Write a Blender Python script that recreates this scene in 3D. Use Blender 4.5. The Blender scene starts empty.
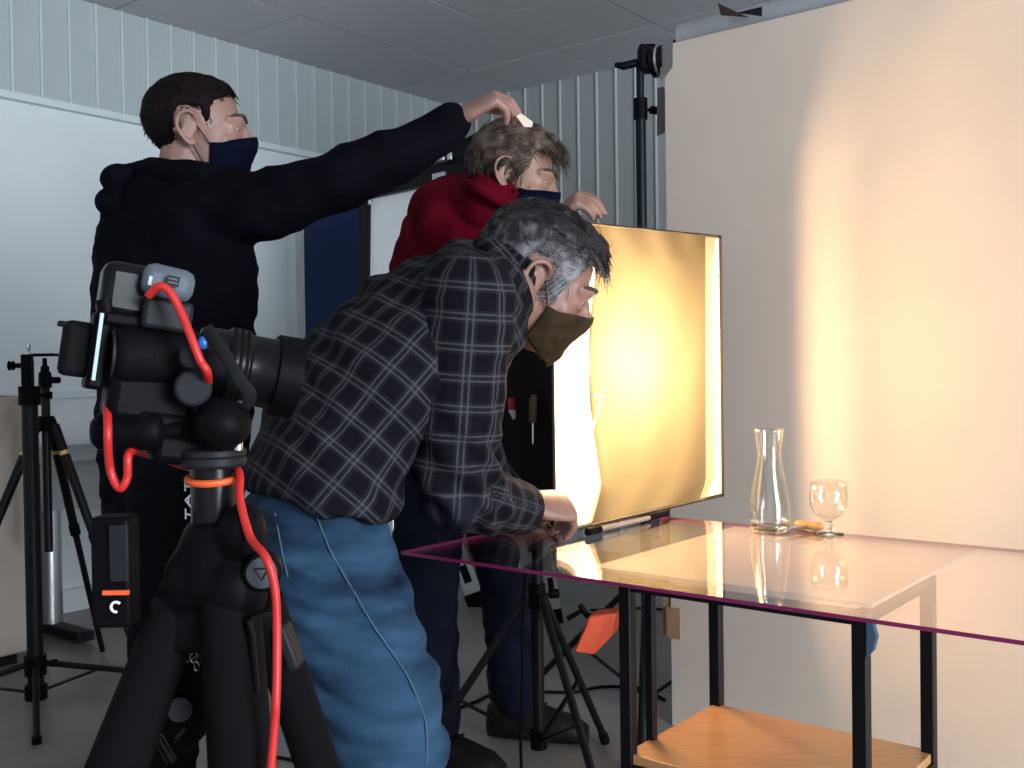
import bpy, bmesh, math, random
import numpy as np
from mathutils import Vector, Matrix, noise
from mathutils.bvhtree import BVHTree

random.seed(7)
rng = np.random.default_rng(7)
S = bpy.context.scene
COL = S.collection
V = Vector

# ------------------------------------------------------------------ camera
F, PITCH, ROLL, CAMZ = 1028.8, 0.0169, -0.0141, 1.05
_cp, _sp, _cr, _sr = math.cos(PITCH), math.sin(PITCH), math.cos(ROLL), math.sin(ROLL)
FWD = V((0, _cp, -_sp)); _R = V((1, 0, 0)); _U = V((0, _sp, _cp))
RGT = _R * _cr + _U * _sr; UPV = _U * _cr - _R * _sr
cam_d = bpy.data.cameras.new('view'); cam = bpy.data.objects.new('view', cam_d); COL.objects.link(cam)
cam_d.sensor_fit = 'HORIZONTAL'; cam_d.sensor_width = 36.0; cam_d.lens = F * 36.0 / 1024.0
cam_d.clip_start = 0.02
m = Matrix((RGT, UPV, -FWD)).transposed().to_4x4(); m.translation = V((0, 0, CAMZ))
cam.matrix_world = m
S.camera = cam

def U(px, py, t):
    """point seen at a pixel of the photograph at depth t (metres along world Y)"""
    d = FWD + RGT * ((px - 512) / F) - UPV * ((py - 384) / F)
    return V((0, 0, CAMZ)) + d * (t / d.y)

# ------------------------------------------------------------------ view, world
S.view_settings.view_transform = 'Standard'; S.view_settings.look = 'None'
S.view_settings.gamma = 1.0; S.view_settings.use_curve_mapping = False
S.view_settings.exposure = 1.5
w = bpy.data.worlds.new('world'); S.world = w; w.use_nodes = True
w.node_tree.nodes['Background'].inputs[0].default_value = (0.62, 0.78, 1.0, 1)
w.node_tree.nodes['Background'].inputs[1].default_value = 0.6

# room frame (rotation YC) and table frame (rotation -YT)
YC, YT = 0.9033, 0.6797
AX = V((math.cos(YC), math.sin(YC), 0)); AY = V((-math.sin(YC), math.cos(YC), 0))
DX = V((math.cos(YT), -math.sin(YT), 0)); DN = V((math.sin(YT), math.cos(YT), 0))
Z = V((0, 0, 1))
def RM(a, c, z): return AX * a + AY * c + Z * z
def W(d, n, z): return DX * d + DN * n + Z * z
RROT = Matrix.Rotation(YC, 3, 'Z'); TROT = Matrix.Rotation(-YT, 3, 'Z')
CEIL = 2.70
XB, YL, YR, XF = 4.905, 4.339, -5.0, -4.0      # back, left, right, front wall planes in room frame
SBX, BULB_D = -1.20, 0.12                       # softbox front plane, bulb distance behind it

def lamp(name, kind, loc, energy, col, **kw):
    d = bpy.data.lights.new(name, kind); d.energy = energy; d.color = col
    for k, v in kw.items(): setattr(d, k, v)
    o = bpy.data.objects.new(name, d); o.location = loc; COL.objects.link(o); return o
# daylight coming in through the window of the right-hand wall
win = lamp('window_daylight', 'AREA', RM(-0.2, YR + 0.06, 1.65), 205, (0.84, 0.93, 1.0), shape='RECTANGLE', size=3.8, size_y=1.5)
win.rotation_euler = (AY).to_track_quat('-Z', 'Z').to_euler()

# ------------------------------------------------------------------ materials
MATS = {}
def nd(nt, typ, loc=None, **kw):
    n = nt.nodes.new(typ)
    for k, v in kw.items(): setattr(n, k, v)
    return n
def mat(name, col, rough=0.6, metal=0.0, spec=0.5, var=0.0, vscale=8.0, bump=0.0, bscale=60.0, col2=None, stretch=None, detail=4.0, coat=0.0, sheen=0.0, trans=0.0):
    if name in MATS: return MATS[name]
    mt = bpy.data.materials.new(name); mt.use_nodes = True; nt = mt.node_tree
    b = nt.nodes['Principled BSDF']
    b.inputs['Base Color'].default_value = (*col, 1); b.inputs['Roughness'].default_value = rough
    b.inputs['Metallic'].default_value = metal; b.inputs['Specular IOR Level'].default_value = spec
    b.inputs['Coat Weight'].default_value = coat
    b.inputs['Sheen Weight'].default_value = sheen
    tc = nd(nt, 'ShaderNodeTexCoord'); src = tc.outputs['Object']
    if stretch:
        mp = nd(nt, 'ShaderNodeMapping'); mp.inputs['Scale'].default_value = stretch
        if len(stretch) > 3: pass
        nt.links.new(src, mp.inputs[0]); src = mp.outputs[0]
    if var > 0 or col2:
        n = nd(nt, 'ShaderNodeTexNoise'); n.inputs['Scale'].default_value = vscale; n.inputs['Detail'].default_value = detail
        nt.links.new(src, n.inputs['Vector'])
        r = nd(nt, 'ShaderNodeValToRGB'); c2 = col2 or tuple(c * (1 - var) for c in col)
        r.color_ramp.elements[0].position = 0.38; r.color_ramp.elements[1].position = 0.62
        r.color_ramp.elements[0].color = (*c2, 1); r.color_ramp.elements[1].color = (*col, 1)
        nt.links.new(n.outputs[0], r.inputs[0]); nt.links.new(r.outputs[0], b.inputs['Base Color'])
    if bump > 0:
        n = nd(nt, 'ShaderNodeTexNoise'); n.inputs['Scale'].default_value = bscale; n.inputs['Detail'].default_value = 3
        nt.links.new(src, n.inputs['Vector'])
        bp = nd(nt, 'ShaderNodeBump'); bp.inputs['Strength'].default_value = bump; bp.inputs['Distance'].default_value = 0.01
        nt.links.new(n.outputs[0], bp.inputs['Height']); nt.links.new(bp.outputs[0], b.inputs['Normal'])
    MATS[name] = mt
    return mt
def mnode(nt, op, a, b=None, c=None):
    n = nd(nt, 'ShaderNodeMath', operation=op)
    for i, x in enumerate((a, b, c)):
        if x is None: continue
        if isinstance(x, (int, float)): n.inputs[i].default_value = x
        else: nt.links.new(x, n.inputs[i])
    return n.outputs[0]

M_wall = mat('wall_paint', (0.76, 0.80, 0.83), 0.75, var=0.04, vscale=1.5, bump=0.03, bscale=120)
M_back = mat('back_panel', (0.40, 0.42, 0.42), 0.6, var=0.05, vscale=2)
M_batten = mat('batten_paint', (0.64, 0.68, 0.69), 0.45)
M_trim = mat('trim_paint', (0.70, 0.74, 0.76), 0.5)
M_tile = mat('ceiling_tile', (0.64, 0.645, 0.66), 0.9, var=0.06, vscale=220, bump=0.08, bscale=300)
M_grid = mat('ceiling_void', (0.05, 0.05, 0.06), 0.9)
M_floor = mat('floor_lino', (0.27, 0.25, 0.23), 0.38, col2=(0.205, 0.187, 0.17), vscale=2.2, bump=0.02, bscale=40)
M_black = mat('black_metal', (0.0045, 0.004, 0.005), 0.42, spec=0.2)
M_blackp = mat('black_plastic', (0.003, 0.0026, 0.0038), 0.5, spec=0.06, bump=0.05, bscale=400)
M_blackg = mat('black_gloss', (0.004, 0.004, 0.0055), 0.28, spec=0.2)
M_foam = mat('black_foam', (0.004, 0.0035, 0.0045), .85, spec=.08)
M_rubber = mat('black_rubber', (0.0045, 0.0045, 0.005), 0.75, spec=.08)
M_fabric = mat('black_fabric', (0.012, 0.010, 0.011), 0.9, spec=.1, bump=0.2, bscale=500)
M_dark = mat('dark_grey_plastic', (0.013, 0.0135, 0.017), 0.5, spec=.15)
M_grey = mat('grey_plastic', (0.09, 0.105, 0.13), 0.45, spec=.3, bump=0.03, bscale=500)
M_alu = mat('aluminium', (0.72, 0.74, 0.76), 0.3, metal=0.9)
M_steel = mat('steel', (0.6, 0.6, 0.62), 0.25, metal=1.0)
M_white = mat('white_paint', (0.75, 0.77, 0.78), 0.45)
M_letter = mat('white_lettering', (0.8, 0.82, 0.85), 0.5)
M_red = mat('red_cable', (0.50, 0.016, 0.016), 0.45)
M_orange = mat('orange_plastic', (0.80, 0.10, 0.035), 0.45)
M_orange2 = mat('orange_band', (0.75, 0.10, 0.02), 0.5)
M_gold = mat('brass', (0.75, 0.5, 0.2), 0.35, metal=0.8)
M_blue = mat('blue_door_paint', (0.006, 0.028, 0.13), 0.5)
M_board = mat('backdrop_board', (0.62, 0.515, 0.435), 0.7, var=0.04, vscale=3.0, bump=0.02, bscale=50)
M_card = mat('cardboard', (0.36, 0.21, 0.11), 0.8, var=0.2, vscale=20)
M_tape = mat('grey_tape', (0.16, 0.155, 0.15), 0.7)
M_roll = mat('grey_paper_roll', (0.33, 0.34, 0.36), 0.8)
M_cab = mat('beige_cabinet', (0.46, 0.39, 0.34), 0.6)
M_desk = mat('grey_desk', (0.25, 0.26, 0.28), 0.5)
M_magenta = mat('plexi_edge', (0.22, 0.018, 0.09), 0.25)
M_bluetape = mat('blue_tape', (0.05, 0.10, 0.17), 0.6)
M_topboard = mat('white_table_board', (0.72, 0.66, 0.58), 0.6)
M_skin1 = mat('skin_pink', (0.30, 0.165, 0.135), 0.5, var=0.15, vscale=25, bump=0.03, bscale=150)
M_skin2 = mat('skin_warm', (0.30, 0.16, 0.115), 0.5, var=0.15, vscale=25, bump=0.03, bscale=150)
M_skin3 = mat('skin_ruddy', (0.29, 0.15, 0.115), 0.5, var=0.18, vscale=30, bump=0.04, bscale=180)
M_hoodie = mat('black_hoodie', (0.0035, 0.003, 0.006), 0.95, spec=.05, var=0.3, vscale=12, bump=0.15, bscale=300, sheen=0.0)
M_redsw = mat('red_sweater', (0.13, 0.003, 0.012), 0.95, spec=.05, var=0.35, vscale=10, bump=0.25, bscale=350, sheen=0.0)
M_navyj = mat('dark_jeans', (0.007, 0.009, 0.020), 0.9, spec=.1, var=0.3, vscale=8, bump=0.15, bscale=400)
M_trou = mat('black_trousers', (0.005, 0.005, 0.007), 0.9, spec=.05, bump=0.1, bscale=300)
M_hair1 = mat('dark_brown_hair', (0.008, 0.004, 0.005), 0.7, spec=.1, var=0.5, vscale=60)
M_hair2 = mat('greying_brown_hair', (0.14, 0.10, 0.078), 0.55, col2=(0.045, 0.03, 0.024), vscale=38, spec=.2)
M_mask1 = mat('navy_mask', (0.002, 0.003, 0.012), 0.9, spec=.05, bump=0.1, bscale=400)
M_mask3 = mat('dark_brown_mask', (0.042, 0.027, 0.014), 0.8, spec=.1, var=0.4, vscale=45, bump=0.1, bscale=400)
M_strap = mat('mask_elastic', (0.012, 0.012, 0.014), 0.8)
M_strapr = mat('mask_elastic_red', (0.14, 0.02, 0.03), 0.8)
M_boot = mat('dark_boot_leather', (0.008, 0.0055, 0.005), 0.55, spec=.2, bump=0.1, bscale=90)
M_shoe = mat('brown_shoe', (0.012, 0.008, 0.006), 0.6, spec=.2)
M_eye = mat('eye_white', (0.30, 0.26, 0.24), 0.3)
M_iris = mat('iris', (0.03, 0.02, 0.015), 0.2)
M_brow = mat('eyebrow', (0.05, 0.03, 0.025), 0.8)
M_cork = mat('boxwood_handle', (0.72, 0.40, 0.14), 0.45, var=0.2, vscale=60)
M_stitch = mat('denim_stitching', (0.05, 0.10, 0.155), 0.8)
M_lcd = mat('screen_reflection', (0.45, 0.55, 0.62), 0.08, spec=0.8)
M_lens = mat('lens_glass', (0.01, 0.012, 0.02), 0.05, spec=0.8)
M_white_in = mat('softbox_lining', (0.008, 0.0075, 0.007), 0.8, spec=.05)

def mat_panel():
    mt = bpy.data.materials.new('perforated_panel'); mt.use_nodes = True; nt = mt.node_tree; b = nt.nodes['Principled BSDF']
    b.inputs['Roughness'].default_value = 0.6
    tc = nd(nt, 'ShaderNodeTexCoord'); sp = nd(nt, 'ShaderNodeSeparateXYZ'); nt.links.new(tc.outputs['Object'], sp.inputs[0])
    k = 2 * math.pi / 0.0075
    a = mnode(nt, 'SINE', mnode(nt, 'MULTIPLY', sp.outputs[0], k)); c = mnode(nt, 'SINE', mnode(nt, 'MULTIPLY', sp.outputs[2], k))
    h = mnode(nt, 'GREATER_THAN', mnode(nt, 'MULTIPLY', a, c), 0.35)
    mx = nd(nt, 'ShaderNodeMix', data_type='RGBA'); nt.links.new(h, mx.inputs[0])
    mx.inputs[6].default_value = (0.53, 0.575, 0.585, 1); mx.inputs[7].default_value = (0.25, 0.28, 0.29, 1)
    nt.links.new(mx.outputs[2], b.inputs['Base Color']); return mt
M_panel = mat_panel()

def mat_wood():
    mt = bpy.data.materials.new('beech_shelf'); mt.use_nodes = True; nt = mt.node_tree; b = nt.nodes['Principled BSDF']
    tc = nd(nt, 'ShaderNodeTexCoord'); mp = nd(nt, 'ShaderNodeMapping'); mp.inputs['Scale'].default_value = (3, 60, 60)
    nt.links.new(tc.outputs['Object'], mp.inputs[0])
    n = nd(nt, 'ShaderNodeTexNoise'); n.inputs['Scale'].default_value = 3.0; n.inputs['Detail'].default_value = 6
    nt.links.new(mp.outputs[0], n.inputs['Vector'])
    r = nd(nt, 'ShaderNodeValToRGB'); r.color_ramp.elements[0].position = .3; r.color_ramp.elements[1].position = .7
    r.color_ramp.elements[0].color = (0.40, 0.19, 0.075, 1); r.color_ramp.elements[1].color = (0.56, 0.29, 0.13, 1)
    nt.links.new(n.outputs[0], r.inputs[0]); nt.links.new(r.outputs[0], b.inputs['Base Color'])
    b.inputs['Roughness'].default_value = 0.32; return mt
M_wood = mat_wood()

def mat_clear(name, ior, tint=(1, 1, 1), rough=0.0):
    """thin clear sheet: fresnel mix of a mirror and plain transparency"""
    mt = bpy.data.materials.new(name); mt.use_nodes = True; nt = mt.node_tree
    nt.nodes.remove(nt.nodes['Principled BSDF']); out = nt.nodes['Material Output']
    fr = nd(nt, 'ShaderNodeFresnel'); ge = nd(nt, 'ShaderNodeNewGeometry')
    nt.links.new(mnode(nt, 'ADD', mnode(nt, 'MULTIPLY', ge.outputs['Backfacing'], 1 / ior - ior), ior), fr.inputs[0])
    t = nd(nt, 'ShaderNodeBsdfTransparent'); t.inputs[0].default_value = (*tint, 1)
    g = nd(nt, 'ShaderNodeBsdfGlossy'); g.inputs['Roughness'].default_value = rough; g.inputs[0].default_value = (1, 1, 1, 1)
    mx = nd(nt, 'ShaderNodeMixShader'); nt.links.new(fr.outputs[0], mx.inputs[0]); nt.links.new(t.outputs[0], mx.inputs[1]); nt.links.new(g.outputs[0], mx.inputs[2])
    nt.links.new(mx.outputs[0], out.inputs[0]); return mt
M_plexi = mat_clear('plexi_top', 1.62, (0.98, 0.95, 0.96), 0.0)
M_glass = mat_clear('clear_glass', 1.62, (0.955, 0.95, 0.93), 0.0)

M_solid = mat('solid_glass', (1, 1, 1), 0.0)
M_solid.node_tree.nodes['Principled BSDF'].inputs['Transmission Weight'].default_value = 1.0
def mat_cloth(name, col, transp, tcol):
    mt = bpy.data.materials.new(name); mt.use_nodes = True; nt = mt.node_tree
    nt.nodes.remove(nt.nodes['Principled BSDF']); out = nt.nodes['Material Output']
    tl = nd(nt, 'ShaderNodeBsdfTranslucent'); tl.inputs[0].default_value = (*col, 1)
    df = nd(nt, 'ShaderNodeBsdfDiffuse'); df.inputs[0].default_value = (*col, 1)
    m1 = nd(nt, 'ShaderNodeMixShader'); m1.inputs[0].default_value = 0.25
    nt.links.new(tl.outputs[0], m1.inputs[1]); nt.links.new(df.outputs[0], m1.inputs[2])
    tr = nd(nt, 'ShaderNodeBsdfTransparent'); tr.inputs[0].default_value = (*tcol, 1)
    m2 = nd(nt, 'ShaderNodeMixShader'); m2.inputs[0].default_value = transp
    nt.links.new(m1.outputs[0], m2.inputs[1]); nt.links.new(tr.outputs[0], m2.inputs[2]); nt.links.new(m2.outputs[0], out.inputs[0])
    return mt
M_diff = mat_cloth('softbox_diffuser', (0.80, 0.75, 0.66), 0.30, (1.0, 0.94, 0.82))
M_sheet = mat_cloth('cream_diffusion_sheet', (0.095, 0.079, 0.051), 0.30, (1.0, 0.94, 0.82))

def mat_plaid():
    mt = bpy.data.materials.new('plaid_flannel'); mt.use_nodes = True; nt = mt.node_tree; b = nt.nodes['Principled BSDF']
    b.inputs['Roughness'].default_value = 0.9; b.inputs['Specular IOR Level'].default_value = 0.1
    at = nd(nt, 'ShaderNodeAttribute', attribute_name='weave'); sp = nd(nt, 'ShaderNodeSeparateXYZ'); nt.links.new(at.outputs['Vector'], sp.inputs[0])
    def band(src, per, c, hw):
        f = mnode(nt, 'FRACT', mnode(nt, 'DIVIDE', src, per))
        return mnode(nt, 'LESS_THAN', mnode(nt, 'ABSOLUTE', mnode(nt, 'SUBTRACT', f, c)), hw)
    P = 0.046
    lu = mnode(nt, 'MAXIMUM', band(sp.outputs[0], P, .40, .030), band(sp.outputs[0], P, .58, .030))
    lv = mnode(nt, 'MAXIMUM', band(sp.outputs[1], P, .40, .030), band(sp.outputs[1], P, .58, .030))
    wu = band(sp.outputs[0], P, .49, .22); wv = band(sp.outputs[1], P, .49, .22)
    ln = mnode(nt, 'MULTIPLY', mnode(nt, 'ADD', lu, lv), 0.62)
    wd = mnode(nt, 'MULTIPLY', mnode(nt, 'ADD', wu, wv), 0.5)
    m1 = nd(nt, 'ShaderNodeMix', data_type='RGBA'); nt.links.new(wd, m1.inputs[0])
    m1.inputs[6].default_value = (0.0045, 0.004, 0.006, 1); m1.inputs[7].default_value = (0.0135, 0.0155, 0.027, 1)
    m2 = nd(nt, 'ShaderNodeMix', data_type='RGBA'); nt.links.new(ln, m2.inputs[0]); nt.links.new(m1.outputs[2], m2.inputs[6])
    m2.inputs[7].default_value = (0.072, 0.066, 0.059, 1)
    nz = nd(nt, 'ShaderNodeTexNoise'); nz.inputs['Scale'].default_value = 500; bp = nd(nt, 'ShaderNodeBump'); bp.inputs['Strength'].default_value = 0.2; bp.inputs['Distance'].default_value = 0.002
    nt.links.new(nz.outputs[0], bp.inputs['Height']); nt.links.new(bp.outputs[0], b.inputs['Normal'])
    nt.links.new(m2.outputs[2], b.inputs['Base Color']); return mt
M_plaid = mat_plaid()

def mat_denim():
    mt = bpy.data.materials.new('blue_denim'); mt.use_nodes = True; nt = mt.node_tree; b = nt.nodes['Principled BSDF']
    b.inputs['Roughness'].default_value = 0.85; b.inputs['Specular IOR Level'].default_value = .15
    tc = nd(nt, 'ShaderNodeTexCoord')
    n = nd(nt, 'ShaderNodeTexNoise'); n.inputs['Scale'].default_value = 1; n.inputs['Detail'].default_value = 4
    mq = nd(nt, 'ShaderNodeMapping'); mq.inputs['Rotation'].default_value = (0, -0.42, 0); mq.inputs['Scale'].default_value = (5, 6, 20); nt.links.new(tc.outputs['Object'], mq.inputs[0]); nt.links.new(mq.outputs[0], n.inputs['Vector'])
    r = nd(nt, 'ShaderNodeValToRGB'); r.color_ramp.elements[0].position = .3; r.color_ramp.elements[1].position = .72
    r.color_ramp.elements[0].color = (0.003, 0.011, 0.028, 1); r.color_ramp.elements[1].color = (0.032, 0.080, 0.148, 1)
    mp = nd(nt, 'ShaderNodeMapping'); mp.inputs['Rotation'].default_value = (0, 0.5, 0); mp.inputs['Scale'].default_value = (700, 700, 90); nt.links.new(tc.outputs['Object'], mp.inputs[0])
    n2 = nd(nt, 'ShaderNodeTexNoise'); n2.inputs['Scale'].default_value = 1; nt.links.new(mp.outputs[0], n2.inputs['Vector'])
    bp = nd(nt, 'ShaderNodeBump'); bp.inputs['Strength'].default_value = 0.25; bp.inputs['Distance'].default_value = 0.002
    nt.links.new(n2.outputs[0], bp.inputs['Height']); nt.links.new(bp.outputs[0], b.inputs['Normal'])
    nt.links.new(n.outputs[0], r.inputs[0]); nt.links.new(r.outputs[0], b.inputs['Base Color']); return mt
M_denim = mat_denim()

def mat_hair3():
    mt = bpy.data.materials.new('salt_and_pepper_hair'); mt.use_nodes = True; nt = mt.node_tree; b = nt.nodes['Principled BSDF']
    b.inputs['Roughness'].default_value = 0.6; b.inputs['Specular IOR Level'].default_value = .2
    tc = nd(nt, 'ShaderNodeTexCoord')
    at = nd(nt, 'ShaderNodeAttribute', attribute_name='grey')
    n = nd(nt, 'ShaderNodeTexNoise'); n.inputs['Scale'].default_value = 45; nt.links.new(tc.outputs['Object'], n.inputs['Vector'])
    f = mnode(nt, 'ADD', mnode(nt, 'MULTIPLY', at.outputs['Fac'], 0.75), mnode(nt, 'MULTIPLY', mnode(nt, 'SUBTRACT', n.outputs[0], 0.5), 1.1))
    r = nd(nt, 'ShaderNodeValToRGB'); r.color_ramp.elements[0].position = 0.1; r.color_ramp.elements[1].position = 0.9
    r.color_ramp.elements[0].color = (0.018, 0.015, 0.017, 1); r.color_ramp.elements[1].color = (0.30, 0.29, 0.30, 1)
    nt.links.new(f, r.inputs[0]); nt.links.new(r.outputs[0], b.inputs['Base Color']); return mt
M_hair3 = mat_hair3()

# ------------------------------------------------------------------ mesh helpers
ORG = {}
def frame(x, zh):
    x = V(x).normalized(); y = V(zh).cross(x)
    if y.length < 1e-5: y = V((0, 1, 0)).cross(x)
    y.normalize(); z = x.cross(y)
    return Matrix((x, y, z)).transposed()
class MB:
    def __init__(s): s.v = []; s.f = []; s.mi = []
    def add(s, vs, fs, mi=0):
        o = len(s.v); s.v += [V(p) for p in vs]; s.f += [tuple(i + o for i in f) for f in fs]; s.mi += [mi] * len(fs); return s
    def box(s, c, sz, R=None, mi=0):
        c = V(c); vs = []
        for i in range(8):
            p = V(((i & 1) - .5, ((i >> 1) & 1) - .5, ((i >> 2) & 1) - .5)); p = V((p.x * sz[0], p.y * sz[1], p.z * sz[2]))
            vs.append(c + (R @ p if R else p))
        return s.add(vs, [(0, 2, 3, 1), (4, 5, 7, 6), (0, 1, 5, 4), (2, 6, 7, 3), (0, 4, 6, 2), (1, 3, 7, 5)], mi)
    def bar(s, p, q, wd, hg, up=(0, 0, 1), mi=0):
        p = V(p); q = V(q); return s.box((p + q) / 2, ((q - p).length, wd, hg), frame(q - p, up), mi)
    def tube(s, pts, rad, seg=12, cap=True, mi=0, flat=1.0, up=(0, 0, 1)):
        pts = [V(p) for p in pts]; n = len(pts)
        if not isinstance(rad, (list, tuple)): rad = [rad] * n
        vs = []; fs = []; prev = None
        for i in range(n):
            t = (pts[min(i + 1, n - 1)] - pts[max(i - 1, 0)])
            if t.length < 1e-9: t = V((0, 0, 1))
            t.normalize()
            if prev is None:
                y = V(up).cross(t)
                if y.length < 1e-4: y = V((1, 0, 0)).cross(t)
                y.normalize()
            else:
                y = prev - t * prev.dot(t); y.normalize()
            prev = y; zz = t.cross(y)
            for k in range(seg):
                a = 2 * math.pi * k / seg; vs.append(pts[i] + y * (math.cos(a) * rad[i]) + zz * (math.sin(a) * rad[i] * flat))
        for i in range(n - 1):
            for k in range(seg):
                a = i * seg + k; b = i * seg + (k + 1) % seg; fs.append((a, b, b + seg, a + seg))
        if cap: fs.append(tuple(reversed(range(seg)))); fs.append(tuple(range((n - 1) * seg, n * seg)))
        return s.add(vs, fs, mi)
    def cyl(s, p, q, r, r2=None, seg=16, mi=0): return s.tube([p, q], [r, r if r2 is None else r2], seg, True, mi)
    def lathe(s, prof, o, axis=(0, 0, 1), seg=32, mi=0, closed=False):
        o = V(o); ax = V(axis).normalized(); R = frame(ax, (0, 0, 1) if abs(ax.z) < .9 else (1, 0, 0))
        e1 = R.col[1]; e2 = R.col[2]; vs = []; fs = []; n = len(prof)
        for r, h in prof:
            for k in range(seg):
                a = 2 * math.pi * k / seg; vs.append(o + ax * h + e1 * (r * math.cos(a)) + e2 * (r * math.sin(a)))
        for i in range(n - 1 + (1 if closed else 0)):
            j = (i + 1) % n
            for k in range(seg):
                k2 = (k + 1) % seg; fs.append((i * seg + k, i * seg + k2, j * seg + k2, j * seg + k))
        if not closed:
            if prof[0][0] > 1e-6: fs.append(tuple(reversed(range(seg))))
            if prof[-1][0] > 1e-6: fs.append(tuple(range((n - 1) * seg, n * seg)))
        return s.add(vs, fs, mi)
    def ell(s, c, r, R=None, nu=20, nv=12, mi=0):
        c = V(c); vs = []; fs = []
        if not isinstance(r, (list, tuple)): r = (r, r, r)
        for i in range(1, nv):
            ph = math.pi * i / nv
            for k in range(nu):
                a = 2 * math.pi * k / nu; p = V((r[0] * math.sin(ph) * math.cos(a), r[1] * math.sin(ph) * math.sin(a), r[2] * math.cos(ph)))
                vs.append(c + (R @ p if R else p))
        top = V((0, 0, r[2])); vs.append(c + (R @ top if R else top)); vs.append(c - (R @ top if R else top))
        T = len(vs) - 2; B = T + 1
        for i in range(nv - 2):
            for k in range(nu):
                k2 = (k + 1) % nu; fs.append((i * nu + k, (i + 1) * nu + k, (i + 1) * nu + k2, i * nu + k2))
        for k in range(nu):
            k2 = (k + 1) % nu; fs.append((T, k, k2)); fs.append((B, (nv - 2) * nu + k2, (nv - 2) * nu + k))
        return s.add(vs, fs, mi)
    def caps(s, pts, rad, seg=14):
        """rounded tapered chain for remeshed bodies"""
        for i in range(len(pts)): s.ell(pts[i], rad[i], None, seg, 10)
        for i in range(len(pts) - 1): s.tube([pts[i], pts[i + 1]], [rad[i], rad[i + 1]], seg)
        return s
    def loft(s, secs, seg=24, mi=0):
        """secs: (centre, vecA, vecB) half axes"""
        vs = []; fs = []; n = len(secs)
        for c, a, b in secs:
            for k in range(seg):
                t = 2 * math.pi * k / seg; vs.append(V(c) + V(a) * math.cos(t) + V(b) * math.sin(t))
        for i in range(n - 1):
            for k in range(seg):
                k2 = (k + 1) % seg; fs.append((i * seg + k, i * seg + k2, (i + 1) * seg + k2, (i + 1) * seg + k))
        fs.append(tuple(reversed(range(seg)))); fs.append(tuple(range((n - 1) * seg, n * seg)))
        return s.add(vs, fs, mi)
    def prism(s, poly, ext, mi=0):
        n = len(poly); ext = V(ext); vs = [V(p) for p in poly] + [V(p) + ext for p in poly]
        fs = [tuple(reversed(range(n))), tuple(range(n, 2 * n))] + [(i, (i + 1) % n, n + (i + 1) % n, n + i) for i in range(n)]
        return s.add(vs, fs, mi)
    def mesh(s, name, mats, off=V((0, 0, 0)), smooth=None):
        me = bpy.data.meshes.new(name)
        me.from_pydata([tuple(p - off) for p in s.v], [], s.f)
        if not isinstance(mats, (list, tuple)): mats = [mats]
        for mm in mats: me.materials.append(mm)
        me.polygons.foreach_set('material_index', s.mi)
        bm = bmesh.new(); bm.from_mesh(me); bmesh.ops.recalc_face_normals(bm, faces=bm.faces); bm.to_mesh(me); bm.free()
        if smooth: me.shade_smooth() if smooth is True else me.set_sharp_from_angle(angle=math.radians(smooth))
        return me
    def base(s):
        xs = [p.x for p in s.v]; ys = [p.y for p in s.v]; zs = [p.z for p in s.v]
        return V(((min(xs) + max(xs)) / 2, (min(ys) + max(ys)) / 2, min(zs)))
    def build(s, name, mats, parent=None, smooth=35, bevel=0.0):
        off = ORG[parent.name] if parent else s.base()
        me = s.mesh(name, mats, off, smooth)
        return link(name, me, parent, off, bevel)
def link(name, me, parent, off, bevel=0.0):
    o = bpy.data.objects.new(name, me); COL.objects.link(o); ORG[o.name] = V(off)
    if parent: o.parent = parent
    else: o.location = off
    if bevel:
        b = o.modifiers.new('bevel', 'BEVEL'); b.width = bevel; b.segments = 2; b.limit_method = 'ANGLE'; b.angle_limit = math.radians(40)
    return o
def tag(o, label=None, cat=None, group=None, kind=None):
    if label: o['label'] = label
    if cat: o['category'] = cat
    if group: o['group'] = group
    if kind: o['kind'] = kind
    return o
def thing(name, loc, label, cat, group=None):
    o = bpy.data.objects.new(name, None); o.empty_display_size = 0.05; o.location = loc; COL.objects.link(o); ORG[o.name] = V(loc)
    return tag(o, label, cat, group)
def struct(o, label=None): o['kind'] = 'structure'; return tag(o, label)
def piece(name, me, parent, loc, rz=0.0):
    o = bpy.data.objects.new(name, me); COL.objects.link(o); o.parent = parent; o.location = V(loc) - ORG[parent.name]; o.rotation_euler = (0, 0, rz); ORG[o.name] = V(loc); return o
def remesh(mb, voxel, smooth=4, disp=None):
    """union of overlapping closed shapes -> one continuous skin; returns (verts Nx3, faces list)"""
    me = bpy.data.meshes.new('tmp'); me.from_pydata([tuple(p) for p in mb.v], [], mb.f)
    bm = bmesh.new(); bm.from_mesh(me); bmesh.ops.recalc_face_normals(bm, faces=bm.faces); bm.to_mesh(me); bm.free()
    o = bpy.data.objects.new('tmp', me); COL.objects.link(o)
    r = o.modifiers.new('r', 'REMESH'); r.mode = 'VOXEL'; r.voxel_size = voxel
    if smooth:
        sm = o.modifiers.new('s', 'SMOOTH'); sm.factor = 0.5; sm.iterations = smooth
    dg = bpy.context.evaluated_depsgraph_get(); out = bpy.data.meshes.new_from_object(o.evaluated_get(dg))
    bpy.data.objects.remove(o); bpy.data.meshes.remove(me)
    if disp:
        n = len(out.vertices); co = np.empty(n * 3); out.vertices.foreach_get('co', co); co = co.reshape(-1, 3)
        nr = np.empty(n * 3); out.vertices.foreach_get('normal', nr); nr = nr.reshape(-1, 3)
        dd = np.array([disp(V(p)) for p in co]); co = co + nr * dd[:, None]; out.vertices.foreach_set('co', co.ravel()); out.update()
    return out
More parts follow.
